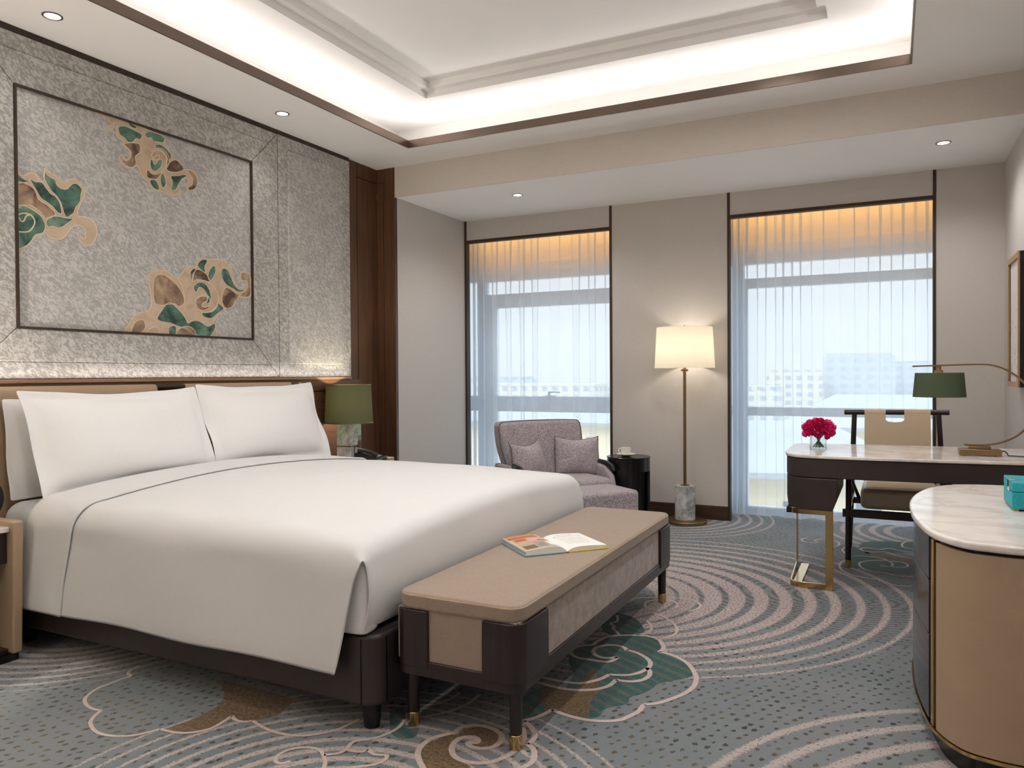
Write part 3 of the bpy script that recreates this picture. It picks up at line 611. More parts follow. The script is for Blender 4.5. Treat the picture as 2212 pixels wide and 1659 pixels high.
def thing(name, label, cat, loc=(0, 0, 0), rz=0.0, group=None):
    o = bpy.data.objects.new(name, None); COL.objects.link(o); o.empty_display_size = 0.1
    o.location = loc; o.rotation_euler = (0, 0, rz)
    o['label'] = label; o['category'] = cat
    if group: o['group'] = group
    RM[o.name] = Matrix.Translation(Vector(loc)) @ Matrix.Rotation(rz, 4, 'Z')
    return o
def tag(o, label, cat, group=None):
    o['label'] = label; o['category'] = cat
    if group: o['group'] = group
    return o
def struct(mb, name, mats, **kw):
    o = build(mb, name, mats, **kw); o['kind'] = 'structure'; return o
def dup(root, loc, rz=0.0, label=None):
    r = root.copy(); COL.objects.link(r); r.location = loc; r.rotation_euler = (0, 0, rz)
    RM[r.name] = Matrix.Translation(Vector(loc)) @ Matrix.Rotation(rz, 4, 'Z')
    if label: r['label'] = label
    for ch in list(root.children):
        c = ch.copy(); COL.objects.link(c); c.parent = r; RM[c.name] = RM[r.name]
        for g in list(ch.children):
            d = g.copy(); COL.objects.link(d); d.parent = c; RM[d.name] = RM[r.name]
    return r
def rrect(x0, x1, y0, y1, r, n=6):
    rs = r if isinstance(r, (list, tuple)) else [r]*4
    out = []
    for (cx, cy, a), rr in zip(((x1, y1, 0), (x0, y1, PI/2), (x0, y0, PI), (x1, y0, 3*PI/2)), rs):
        sx = -1 if cx == x1 else 1; sy = -1 if cy == y1 else 1
        if rr <= 1e-6: out.append((cx, cy)); continue
        for i in range(n+1):
            t = a+PI/2*i/n; out.append((cx+sx*rr+rr*math.cos(t), cy+sy*rr+rr*math.sin(t)))
    return out
def catmull(pts, n=4, closed=False):
    out = []; k = len(pts)
    P = lambda i: pts[i % k] if closed else pts[min(max(i, 0), k-1)]
    for i in range(k if closed else k-1):
        p0, p1, p2, p3 = (Vector(P(i+j)) for j in (-1, 0, 1, 2))
        for s_ in range(n):
            t = s_/n
            out.append(0.5*((2*p1)+(p2-p0)*t+(2*p0-5*p1+4*p2-p3)*t*t+(3*p1-p0-3*p2+p3)*t**3))
    if not closed: out.append(Vector(pts[-1]))
    return [tuple(p) for p in out]
def strip2d(pts, w, closed=False):
    """left and right offsets of a 2-D polyline"""
    L, R = [], []; k = len(pts)
    for i, p in enumerate(pts):
        a = Vector(pts[(i-1) % k] if (closed or i) else p); b = Vector(pts[(i+1) % k] if (closed or i < k-1) else p)
        d = (b-a); d = d.normalized() if d.length > 1e-9 else Vector((1, 0)); nrm = Vector((-d.y, d.x))*w/2
        L.append(tuple(Vector(p)+nrm)); R.append(tuple(Vector(p)-nrm))
    return L, R
# ------------------------------------------------------------------ setting
def build_floor():
    mb = MB(); mb.slot(0)
    mb.add([(-0.2, YB, 0), (4.3, YB, 0), (4.3, 0.62, 0), (-0.2, 0.62, 0)], [(0, 1, 2, 3)])
    zc = {'teal': 0.0006, 'brown': 0.0009}
    sl = {'teal': 1, 'brown': 2}
    for k, pts in CARPET:
        if k in sl:
            p = catmull(pts, 4, True); mb.slot(sl[k])
            mb.add([(x, y, zc[k]) for x, y in p], [tuple(range(len(p)))])
        else:
            p = catmull(pts, 4); L, R = strip2d(p, 0.013 if k == 'line' else 0.019); mb.slot(3)
            mb.grid([[(x, y, 0.0013) for x, y in L], [(x, y, 0.0013) for x, y in R]])
    o = build(mb, 'floor', ['carpet', 'c_teal', 'c_brown', 'c_pale'], smooth=0); o['kind'] = 'structure'
build_floor()

# main ceiling with the coffer opening
mb = MB()
for a in ((-0.3, HX0, YB-0.1, YS+0.01), (HX1, 4.4, YB-0.1, YS+0.01), (HX0, HX1, HY1, YS+0.01), (HX0, HX1, YB-0.1, HY0)):
    mb.box(*a, ZC, ZC+0.02)
CX0, CX1, CY0, CY1 = 0.10, 4.0, -5.92, -1.16
TX0, TX1, TY0, TY1 = 0.704, 3.274, -5.41, -1.673
for a in ((CX0, TX0, CY0, CY1), (TX1, CX1, CY0, CY1), (TX0, TX1, TY1, CY1), (TX0, TX1, CY0, TY0)):
    mb.box(*a, ZT, ZT+0.045)
for a in ((CX0-.05, CX0, CY0, CY1), (CX1, CX1+.05, CY0, CY1), (CX0-.05, CX1+.05, CY1, CY1+.05), (CX0-.05, CX1+.05, CY0-.05, CY0)):
    mb.box(*a, ZC+0.02, ZT+0.045)
q_ = 0.05
for a in ((CX0, TX0+q_, CY0, CY1), (TX1-q_, CX1, CY0, CY1), (TX0+q_, TX1-q_, TY1-q_, CY1), (TX0+q_, TX1-q_, CY0, TY0+q_)):
    mb.box(*a, ZT+0.045, ZT+0.09)
mb.box(CX0, CX1, CY0, CY1, ZT+0.09, ZT+0.12)
struct(mb, 'ceiling', 'paint', smooth=0)
# bronze lip around the coffer
mb = MB(); t_ = 0.010
mb.box(HX0, HX0+t_, HY0, HY1, ZC-0.001, ZC+0.053); mb.box(HX1-t_, HX1, HY0, HY1, ZC-0.001, ZC+0.053)
mb.box(HX0+t_, HX1-t_, HY1-t_, HY1, ZC-0.001, ZC+0.053); mb.box(HX0+t_, HX1-t_, HY0, HY0+t_, ZC-0.001, ZC+0.053)
struct(mb, 'trim_1', 'bronze', smooth=0)
# lower ceiling of the window bay and its front face
mb = MB(); mb.box(-0.3, 4.4, YS+0.012, 0.02, ZS, ZS+0.05); struct(mb, 'ceiling_bay', 'paint', smooth=0)
mb = MB(); mb.box(X1, 4.28, YS, YS+0.012, ZS, ZC+0.01); struct(mb, 'wall_soffit', 'paper_s', smooth=0)
mb = MB(); mb.box(-0.65, 4.4, 0.02, 0.75, 2.56, 2.64); struct(mb, 'ceiling_pocket', 'paint', smooth=0)
# left wall: walnut panelling
mb = MB(); mb.slot(0)
mb.box(-0.30, -0.148, YB, YS+0.03, 0, ZC)  # black backing puts the shade of the board gaps into colour
mb.slot(1)
for i in range(3): mb.box(-0.148, XW, YB+i*0.743, YB+i*0.743+0.738, 0, ZC)
mb.box(-0.148, XW, -1.484, -1.366, 0, ZC); mb.box(-0.148, XW, -1.358, YS, 0, 2.713); mb.box(-0.148, XW, -1.358, YS, 2.720, ZC)
mb.box(XW, -0.080, YS+0.002, YS+0.014, 0, 2.720); mb.box(XW, -0.073, YS+0.002, YS+0.014, 2.725, ZC)
mb.box(-0.073, X1, YS, YS+0.014, 0, ZC); mb.slot(0); mb.box(XW, X1, YS+0.014, YS+0.03, 0, ZC)
struct(mb, 'wall_left', ['black', 'wood'], smooth=0)
# wainscot behind the bed
mb = MB(); mb.slot(0)
mb.box(-0.148, -0.066, -4.96, -1.446, 1.062, 1.143)
for i in range(5): mb.box(-0.148, -0.070, -4.95+i*0.703, -4.95+i*0.703+0.698, 0.0, 1.056)
mb.slot(1); mb.box(-0.148, -0.058, -4.96, -1.546, 1.143, 1.161)
mb.slot(2); mb.box(-0.148, -0.080, -4.95, -1.45, 0, 1.062)
struct(mb, 'wall_wainscot', ['woodh', 'ledge', 'trim'], bevel=0.002, seg=1)
mb = MB(); mb.box(-0.148, -0.118, YB, -1.484, 2.799, ZC); struct(mb, 'trim_2', 'trim', smooth=0)
# side wall of the bay
mb = MB(); mb.box(-0.62, X1, YS+0.03, 0.0, 0, ZS); struct(mb, 'wall_bay_left', 'paper_x', smooth=0)
# window wall: headers and piers
HD = 2.412; XB_, XC_, XD_ = 1.464, 2.430, 3.852
mb = MB()
mb.box(X1-0.02, XB_, 0, 0.05, HD, ZS); mb.box(XC_, XD_, 0, 0.05, HD, ZS)
mb.box(XB_, XC_, 0, 0.05, 0, ZS); mb.box(XD_, 4.28, 0, 0.05, 0, ZS)
struct(mb, 'wall_window', 'paper_x', smooth=0)
mb = MB()
mb.box(-0.62, -0.5, 0.0, 0.70, 0, 2.56); mb.box(1.80, 2.06, 0.05, 0.70, 0, 2.56); mb.box(4.05, 4.4, 0.05, 0.70, 0, 2.56)
for x0, x1 in ((-0.5, 1.80), (2.06, 4.05)):
    mb.box(x0, x1, 0.52, 0.70, 2.10, 2.165); mb.box(x0, x1, 0.50, 0.70, 2.165, 2.25); mb.box(x0, x1, 0.53, 0.70, 2.25, 2.56)
struct(mb, 'wall_pocket', 'paint', smooth=0)
# dark vertical and head trims
def trim(i, *b):
    mb = MB(); mb.box(*b); struct(mb, 'trim_%d' % i, 'trim', smooth=0)
trim(3, X1, X1+0.020, -0.007, 0.052, 0, ZS); trim(4, XB_-0.016, XB_+0.004, -0.007, 0.052, 0, ZS)
trim(5, XC_-0.006, XC_+0.014, -0.007, 0.052, 0, ZS); trim(6, XD_-0.010, XD_+0.010, -0.007, 0.052, 0, ZS)
trim(7, X1+0.02, XB_-0.016, -0.006, 0.052, HD-0.024, HD); trim(8, XC_+0.014, XD_-0.010, -0.006, 0.052, HD-0.024, HD)
mb = MB(); mb.box(XB_+0.004, XC_-0.006, -0.014, 0, 0, 0.112); struct(mb, 'baseboard_pier', 'base', bevel=0.002, seg=1)
mb = MB(); mb.box(XD_+0.010, X2, -0.014, 0, 0, 0.112); struct(mb, 'baseboard_corner', 'base', bevel=0.002, seg=1)
mb = MB(); mb.box(X2-0.014, X2, YB, -0.014, 0, 0.112); struct(mb, 'baseboard_right', 'base', bevel=0.002, seg=1)
mb = MB(); mb.box(X2, 4.4, YB-0.1, 0.05, 0, ZC+0.01); struct(mb, 'wall_right', 'paper_x', smooth=0)
mb = MB(); mb.box(-0.3, 4.4, YB-0.1, YB, 0, ZC+0.01); struct(mb, 'wall_back', 'paper_x', smooth=0)

# windows
def window(idx, x0, x1, g0, g1, s0, t0, t1, r0, r1, handle=None):
    """g0, g1: glass opening; s0: inner edge of the sash stile under the top light"""
    mb = MB(); ya, yb = 0.56, 0.66
    mu = g0-0.085      # slim mullion, then more glass behind the pier
    mb.box(x0, x0+0.03, ya, yb, 0, 2.10); mb.box(mu, g0, ya, yb, 0, 2.10); mb.box(g1, x1, ya, yb, 0, 2.10)
    mb.box(x0+0.03, mu, ya, yb, r0, r1); mb.box(x0+0.03, mu, ya, yb, 0, 0.03); mb.box(g0, s0, ya+0.01, yb, 0.03, t0)
    mb.box(g0, g1, ya, yb, 2.096, 2.10); mb.box(g0, g1, ya, yb, t0, t1); mb.box(g0, g1, ya-0.012, yb, r0, r1); mb.box(g0, g1, ya, yb, 0, 0.03)
    o = struct(mb, 'window_%d' % idx, 'alu', bevel=0.003, seg=1)
    for a, b, c in ((0.03, r0, s0), (r1, t0, s0), (t1, 2.096, g0), (0.03, 2.096, None)):
        c, g = (c, g1) if c is not None else (x0+0.03, mu)
        p = MB(); p.box(c, g, 0.606, 0.612, a, b); build(p, 'pane', 'pane', o, smooth=0)
    if handle:
        p = MB(); p.box(handle-0.03, handle+0.07, ya-0.03, ya-0.010, r1-0.03, r1+0.012)
        p.box(handle, handle+0.024, ya-0.045, ya-0.028, r1-0.02, r1+0.05); p.box(handle+0.01, handle+0.13, ya-0.06, ya-0.045, r1+0.036, r1+0.05)
        build(p, 'handle', 'alu', o, bevel=0.003)
window(1, -0.5, 1.80, -0.06, 1.74, 0.045, 1.830, 1.965, 0.806, 0.955, 0.64)
window(2, 2.06, 4.05, 2.45, 3.99, 2.478, 1.892, 1.971, 0.808, 0.880)

# ------------------------------------------------------------------ downlights
DLP = None
def downlight(loc, label, power, group='recessed ceiling downlights', angle=110):
    global DLP
    if DLP is None:
        t = thing('recessed_downlight', label, 'ceiling light', loc, 0, group)
        a = MB(); a.lathe([(0.034, -0.0035), (0.043, -0.0035), (0.043, 0.0), (0.034, 0.0)] + [(0.034, -0.0035)], n=32, cap=False)
        build(a, 'trim_ring', 'bronze', t, local=True)
        a = MB(); a.lathe([(0.0, -0.0015), (0.034, -0.0015)], n=32, cap=False); build(a, 'lens', 'led', t, local=True)
        DLP = t
    else: t = dup(DLP, loc, 0, label)
    spot('downlight_beam', (loc[0], loc[1], loc[2]-0.02), power, (1.0, 0.975, 0.945), angle, 0.9, 0.05)
P1 = 2.5
downlight((0.14, -3.93, ZC), 'recessed ceiling downlight above the near end of the embroidered head wall', P1)
downlight((0.14, -2.463, ZC), 'recessed ceiling downlight above the window end of the embroidered head wall', P1)
downlight((0.937, -0.72, ZS), 'recessed downlight in the low bay ceiling above the armchair', 17, angle=150)
downlight((3.869, -0.70, ZS), 'recessed downlight in the low bay ceiling above the desk chair', 11, angle=150)
for x, y, z, p, lab in ((1.8, -3.3, ZT+0.09, 18, 'added unseen recessed downlight in the raised ceiling above the pillow half of the bed'),
                        (2.9, -2.65, ZT+0.09, 30, 'added unseen recessed downlight in the raised ceiling nearest the windows'),
                        (2.9, -3.8, ZT+0.09, 20, 'added unseen recessed downlight in the raised ceiling above the open carpet'),
                        (1.9, -4.8, ZT+0.09, 22, 'added unseen recessed downlight in the raised ceiling nearest the camera'),
                        (3.98, -3.2, ZC, 9, 'added unseen recessed downlight in the flat ceiling beside the right wall above the dresser'),
                        (3.98, -5.2, ZC, 12, 'added unseen recessed downlight in the flat ceiling beside the right wall near the camera')):
    downlight((x, y, z), lab, p, angle=165)  # these six are added out of view as fill for the room
# ------------------------------------------------------------------ head wall upholstery
AY0, AY1, AZ0, AZ1 = -3.962, -2.485, 1.406, 2.553
OY0, OY1, OZ0, OZ1 = -4.203, -2.244, 1.164, 2.797
t = thing('upholstered_wall_panel', 'large grey mitred fabric wall panel with embroidered cloud motifs above the bed', 'wall panel', (-0.14, -3.22, 1.164))
def quadx(mb, p, x0, x1):  # p: four (y,z) corners
    mb.add([(x0, y, z) for y, z in p]+[(x1, y, z) for y, z in p], [(0, 1, 2, 3), (7, 6, 5, 4)]+[(i, 4+i, 4+(i+1) % 4, (i+1) % 4) for i in range(4)])
def border(side):
    I = [(AY0, AZ0), (AY1, AZ0), (AY1, AZ1), (AY0, AZ1)]; O = [(OY0, OZ0), (OY1, OZ0), (OY1, OZ1), (OY0, OZ1)]
    a, b = side, (side+1) % 4
    mid = lambda i: tuple(I[i][k]+(O[i][k]-I[i][k])*0.66 for k in (0, 1))
    mb = MB(); g = 0.0012
    def sh(p, q):  # pull the mitred end in by a hair
        d = Vector(q)-Vector(p); return tuple(Vector(p)+d.normalized()*g)
    quadx(mb, [sh(I[a], I[b]), sh(I[b], I[a]), sh(mid(b), mid(a)), sh(mid(a), mid(b))], -0.139, -0.107)
    quadx(mb, [sh(mid(a), mid(b)), sh(mid(b), mid(a)), sh(O[b], O[a]), sh(O[a], O[b])], -0.139, -0.112)
    build(mb, 'border_panel', 'jac', t, bevel=0.006, seg=3)
for i_ in range(4): border(i_)
mb = MB(); mb.box(-0.139, -0.113, AY0, AY1, AZ0, AZ1); build(mb, 'centre_panel', 'jac2', t, smooth=0)
mb = MB(); e_ = 0.008
for b in ((AY0-e_*.3, AY0+e_, AZ0, AZ1), (AY1-e_, AY1+e_*.3, AZ0, AZ1)): mb.box(-0.136, -0.098, *b)
for b in ((AY0, AY1, AZ0-e_*.3, AZ0+e_), (AY0, AY1, AZ1-e_, AZ1+e_*.3)): mb.box(-0.136, -0.0985, *b)
build(mb, 'frame_moulding', 'trim', t, smooth=0)
for parts in ART:
    mb = MB(); zz = -0.1130
    sl = {'tan': 0, 'green': 1, 'brown': 2, 'line': 3}
    for k, (c, pts) in enumerate(parts):
        x1 = -0.1110 if k == 0 else -0.1102+0.00004*k
        if c != 'line':
            p = catmull(pts, 4, True); p = [(min(max(a, AY0+.006), AY1-.006), min(max(b, AZ0+.006), AZ1-.006)) for a, b in p]
            n = len(p); mb.slot(sl[c])
            mb.add([(zz, a, b) for a, b in p]+[(x1, a, b) for a, b in p], [tuple(range(n, 2*n))]+[(i, (i+1) % n, n+(i+1) % n, n+i) for i in range(n)])
            L, R = strip2d(p+[p[0]], 0.0055 if c == 'tan' else 0.0042)
        else:
            p = catmull(pts, 4); L, R = strip2d(p, 0.0065)
        mb.slot(3); xs = (x1+0.0006) if c != 'line' else -0.1082
        mb.grid([[(xs-0.0006, a, b) for a, b in L], [(xs+0.0008, (a+c2)/2, (b+d2)/2) for (a, b), (c2, d2) in zip(L, R)], [(xs-0.0006, a, b) for a, b in R]])
    build(mb, 'cloud_motif', ['tan', 'green', 'brown', 'pink'], t, smooth=30)
def side_panel(y0, y1, label):
    t = thing('upholstered_side_panel', label, 'wall panel', (-0.14, (y0+y1)/2, 1.164))
    mb = MB(); m_ = 0.085
    g = [(y0, OZ0), (y1, OZ0), (y1, OZ1), (y0, OZ1)]; h = [(y0+m_, OZ0+m_), (y1-m_, OZ0+m_), (y1-m_, OZ1-m_), (y0+m_, OZ1-m_)]
    for i in range(4): quadx(mb, [h[i], h[(i+1) % 4], g[(i+1) % 4], g[i]], -0.139, -0.112)
    build(mb, 'border_panel', 'jac', t, smooth=0)
    mb = MB(); mb.box(-0.139, -0.104, y0+m_+.001, y1-m_-.001, OZ0+m_+.001, OZ1-m_-.001); build(mb, 'centre_panel', 'jac2', t, bevel=0.009, seg=4)
side_panel(-2.241, -1.490, 'narrow plain grey fabric wall panel between the embroidered panel and the walnut corner')

side_panel(-4.962, -4.206, 'narrow plain grey fabric wall panel on the camera side of the embroidered panel')
# ------------------------------------------------------------------ headboard
t = thing('headboard', 'taupe leather headboard cushions hung on a dark rail behind the pillows', 'headboard', (-0.06, -3.2, 0.5))
for y0, y1 in ((-4.135, -3.268), (-3.085, -2.222)):
    mb = MB(); prof = [(-0.058, 0.45), (-0.018, 0.45), (-0.018, 1.085), (-0.021, 1.108), (-0.032, 1.128), (-0.046, 1.130), (-0.058, 1.122)]
    vs = [(x, y0, z) for x, z in prof]+[(x, y1, z) for x, z in prof]; n = len(prof)
    mb.add(vs, [tuple(range(n)), tuple(range(2*n-1, n-1, -1))]+[(i, n+i, n+(i+1) % n, (i+1) % n) for i in range(n)])
    build(mb, 'cushion', 'tleather', t, bevel=0.006, seg=3, smooth=60)
mb = MB(); mb.cyl((-0.04, -4.17, 1.112), (-0.04, -2.150, 1.112), 0.0145); build(mb, 'rail', 'dark', t)
for a, b in ((-2.150, -2.118), (-4.20, -4.17)):
    mb = MB(); mb.cyl((-0.04, a, 1.112), (-0.04, b, 1.112), 0.016); build(mb, 'end_cap', 'brass', t, bevel=0.003)

# ------------------------------------------------------------------ bed
BY0, BY1, YC = -4.135, -2.265, -3.20
t = thing('bed', 'king size bed with a dark brown leather base on short black legs', 'bed', (1.0, YC, 0))
mb = MB(); mb.prism(rrect(-0.010, 2.085, BY0, BY1, [0.06, 0, 0, 0.06], 8), 0.085, 0.318)
build(mb, 'bed_base', 'bleather', t, bevel=0.012, seg=3)
mb = MB()
for x, y in ((2.028, BY0-0.0015), (2.0865, BY0+0.062)): mb.box(x-0.0015, x+0.0015, y-0.0015, y+0.0015, 0.09, 0.308)
build(mb, 'seam', 'black', t, smooth=0)
for x, y in ((2.03, BY0+0.055), (2.03, BY1-0.055), (0.15, BY0+0.055), (0.15, BY1-0.055)):
    mb = MB(); mb.cyl((x, y, 0), (x, y, 0.09), 0.026, 0.034, 24); build(mb, 'leg', 'black', t, bevel=0.003)
mb = MB(); mb.prism(rrect(0.0, 2.035, BY0+0.012, BY1-0.012, 0.08, 6), 0.318, 0.612)
build(mb, 'mattress', 'sheet', t, bevel=0.075, seg=6, smooth=60)

# duvet
def crown(y):
    s = abs(y-YC)/0.86; return 0.700-0.050*min(s, 1.0)**2.4
def profile(yn=-4.168, yf=-2.232, zb=0.195, off=0.0):
    P = []
    yn -= off; yf += off
    for z in (zb, 0.27, 0.35, 0.43, 0.50): P.append((yn-0.022*(0.5-z)/0.3, z))
    R = 0.125
    zs = crown(yn+R)+off
    for i in range(8):
        a = PI/2*i/7; P.append((yn+R-R*math.cos(a), zs-R+R*math.sin(a)))
    k0 = 5
    for i in range(1, 23):
        y = yn+R+(yf-yn-2*R)*i/23; P.append((y, crown(y)+off))
    zs = crown(yf-R)+off
    for i in range(8):
        a = PI/2*(1-i/7); P.append((yf-R+R*math.cos(a), zs-R+R*math.sin(a)))
    for z in (0.46, 0.40, 0.34): P.append((yf, z))
    return P
def wrinkle(x, y): return 0.0035*math.sin(5.1*x+3.0*y)*math.sin(2.3*y-1.7*x)+0.002*math.sin(11*x-4*y+1.0)
DUV = thing('duvet', 'smooth white duvet covering the bed with its edge hanging down the near side', 'duvet', (1.1, YC, 0.62))
JF = 8            # first profile column that runs over the foot end; lower columns form the hanging flap
def duvet():
    P = profile(); n = len(P); XE = 1.985; mb = MB(); st = 40; x0 = 0.30
    rows = []
    def sag(x, z): return 0.030*max(0, (x-1.50)/0.5)**2.0*min(1, max(0, (z-0.615)/0.05))
    for i in range(st+1):
        f = i/st; r = []
        for j, (y, z) in enumerate(P):
            xe = XE if j >= JF else 1.955+(XE-1.955)*min(1, (z-0.19)/0.38)
            xa = x0 if z > 0.6 else x0-0.02+0.03*(z-0.19)
            x = xa+(xe-xa)*f
            zz = z+(wrinkle(x, y) if 11 < j < n-6 else 0)-sag(x, z); yy = y+(0.004*math.sin(7*x+6*z) if j < 6 else 0)
            if j == 0: zz += 0.004*math.sin(9*x)
            r.append((x, yy, zz))
        rows.append(r)
    base = mb.grid(rows); nc = n
    top = rows[-1]; js = list(range(JF, n-3)); prev = [base+st*nc+j for j in js]
    fprev = [base+st*nc+j for j in range(JF)]
    R = 0.075
    for kx in range(1, 15):
        new = []
        for a, j in enumerate(js):
            x, y, z = top[j]
            dr = R*min(1.0, max(z-0.50, 0.02)/0.13)
            if kx <= 6:
                q = PI/2*kx/6; xx = x+R*math.sin(q); zz = z-dr*(1-math.cos(q))
            else:
                f = (kx-6)/8; z1 = z-dr
                zz = z1+(0.335-z1)*f; xx = x+R+0.014*math.sin(PI*f)-0.012*f
                xx += 0.004*math.sin(17*y+5*zz)*f*(1-f)*2
            new.append(len(mb.v)); mb.v.append((xx, y, zz))
        for a in range(len(js)-1):
            mb.f.append((prev[a], prev[a+1], new[a+1], new[a])); mb.m.append(0)
        if kx <= 6:     # the flap follows the first column and ends in a free slanted edge
            fn = []
            for j in range(JF):
                x, y, z = top[j]; k = (j/(JF-1))**0.8
                fn.append(len(mb.v)); mb.v.append((x+R*math.sin(PI/2*kx/6)*k*0.96, y-0.004*kx/6*(1-k), z))
            for j in range(JF-1):
                mb.f.append((fprev[j], fprev[j+1], fn[j+1], fn[j])); mb.m.append(0)
            mb.f.append((fprev[-1], prev[0], new[0], fn[-1])); mb.m.append(0)
            fprev = fn
        prev = new
    # sheet folded round the corner behind the flap
    path = [(2.045, -4.06), (2.050, -4.10), (2.050, -4.130), (2.036, -4.145), (2.00, -4.149), (1.85, -4.149), (1.70, -4.145)]
    mb.grid([[(x+(0.010*math.sin(PI*v) if x > 2.03 else 0), y, 0.585-(0.585-0.322)*v) for x, y in path] for v in [i/7 for i in range(8)]])
    return build(mb, 'cover', 'linen', DUV, solid=0.007, subsurf=1, smooth=180)
duvet()
def cuff():
    P = profile(off=0.011, zb=0.192); n = len(P); mb = MB(); rows = []
    st = [0.0, 0.03, 0.15, 0.3, 0.45, 0.6, 0.75, 0.88, 0.955, 0.985, 1.0, 0.985]
    lift = [-0.008, 0, 0, 0, 0, 0, 0, 0, 0.002, 0.003, -0.002, -0.010]
    for f, lf in zip(st, lift):
        r = []
        for j, (y, z) in enumerate(P):
            top = min(max((z-0.3)/0.36, 0), 1)
            xa = 0.272+0.03*top; xe = 0.560+0.062*top+0.02*max(0, (y-YC)/0.9)
            x = xa+(xe-xa)*f
            # outward direction
            a = Vector(P[max(j-1, 0)]); b = Vector(P[min(j+1, n-1)]); d = (b-a).normalized(); nr = Vector((-d.y, d.x))
            r.append((x, y+nr.x*lf, z+nr.y*lf+(wrinkle(x, y) if 8 < j < n-6 else 0)))
        rows.append(r)
    mb.grid(rows)
    build(mb, 'turned_down_cuff', 'linen', DUV, solid=0.006, subsurf=1, smooth=180)
cuff()

# ------------------------------------------------------------------ pillows
def pillow_mesh(W, H, T, fl, sag=0.05, seed=0):
    """cushion in local coords: x width, z height, y thickness"""
    mb = MB(); nu, nv = 36, 26; rnd = random.Random(seed)
    ph = [rnd.uniform(0, 6) for _ in range(6)]
    def surf(sgn):
        rows = []
        for i in range(nv+1):
            v = -1+2*i/nv; r = []
            for j in range(nu+1):
                u = -1+2*j/nu
                x = u*W/2*(1-0.012*(1-v*v)); z = v*H/2
                z -= (sag*H*(1-u*u) if v > 0 else -sag*0.35*H*(1-u*u))*abs(v)**1.5
                iu = min(abs(u)*W/2/(W/2-fl), 1.0); iv = min(abs(v)*H/2/(H/2-fl), 1.0)
                th = T/2*((1-iu**2.6)*(1-iv**2.6))**0.62
                th *= 1+0.10*math.sin(3*u+ph[0])*math.sin(2.5*v+ph[1])
                wav = 0.007*math.sin(7*u+ph[2]+4*v)*(iu >= 1 or iv >= 1)+0.006*math.sin(5*v+ph[3])*(iu >= 1)
                r.append((x, wav+sgn*(th+0.0015), z))
            rows.append(r)
        return rows
    a = mb.grid(surf(-1)); b = mb.grid(surf(1)); nc = nu+1
    rim = [j for j in range(nc)]+[i*nc+nu for i in range(1, nv+1)]+[nv*nc+j for j in range(nu-1, -1, -1)]+[i*nc for i in range(nv-1, 0, -1)]
    for k in range(len(rim)):
        p, q = rim[k], rim[(k+1) % len(rim)]
        mb.f.append((a+p, a+q, b+q, b+p)); mb.m.append(0)
    return mb
def place(mb, c, width_dir, lean):
    """width along width_dir (xy), tilted back by lean, centre c; local -y is the front"""
    wd = Vector((*width_dir, 0)).normalized(); fr = wd.cross(Vector((0, 0, 1)))   # front normal
    up = (Vector((0, 0, 1))*math.cos(lean)-fr*math.sin(lean)); nf = wd.cross(up)
    c = Vector(c)
    mb.v = [tuple(c+wd*x+up*z-nf*y) for x, y, z in mb.v]
    return mb
def pillow(name, c, wd, lean, W, H, T, fl, m, label, cat, group=None, seed=0, sag=0.05, pipe=False):
    mb = place(pillow_mesh(W, H, T, fl, sag, seed), c, wd, lean)
    o = build(mb, name, m, smooth=180, subsurf=1)
    tag(o, label, cat, group)
    if pipe:
        k = pillow_mesh(W, H, T, fl, sag, seed); nu, nv = 36, 26; nc = nu+1
        rim = [j for j in range(nc)]+[i*nc+nu for i in range(1, nv+1)]+[nv*nc+j for j in range(nu-1, -1, -1)]+[i*nc for i in range(nv-1, 0, -1)]
        pts = [k.v[i] for i in rim]; pb = MB(); pb.tube([(x, y+0.0015, z) for x, y, z in pts[::2]], 0.0035, 8, closed=True)
        build(place(pb, c, wd, lean), 'piping', 'piping', o)
    return o
G_ = 'white bed pillows'
pillow('bed_pillow', (0.032, -3.655, 0.846), (0, 1), 0.10, 0.90, 0.46, 0.08, 0.045, 'linen2', 'rear white pillow half hidden, leaning against the leather headboard at its near end', 'pillow', G_, 3, 0.02)
pillow('bed_pillow', (0.192, -3.607, 0.874), (0, 1), 0.36, 0.970, 0.520, 0.21, 0.050, 'linen2', 'front white pillow with flanged edge on the near half of the bed', 'pillow', G_, 1, 0.06)
pillow('bed_pillow', (0.185, -2.655, 0.882), (0, 1), 0.36, 0.945, 0.520, 0.21, 0.050, 'linen2', 'white pillow on the far half of the bed next to the green lamp', 'pillow', G_, 2, 0.04)

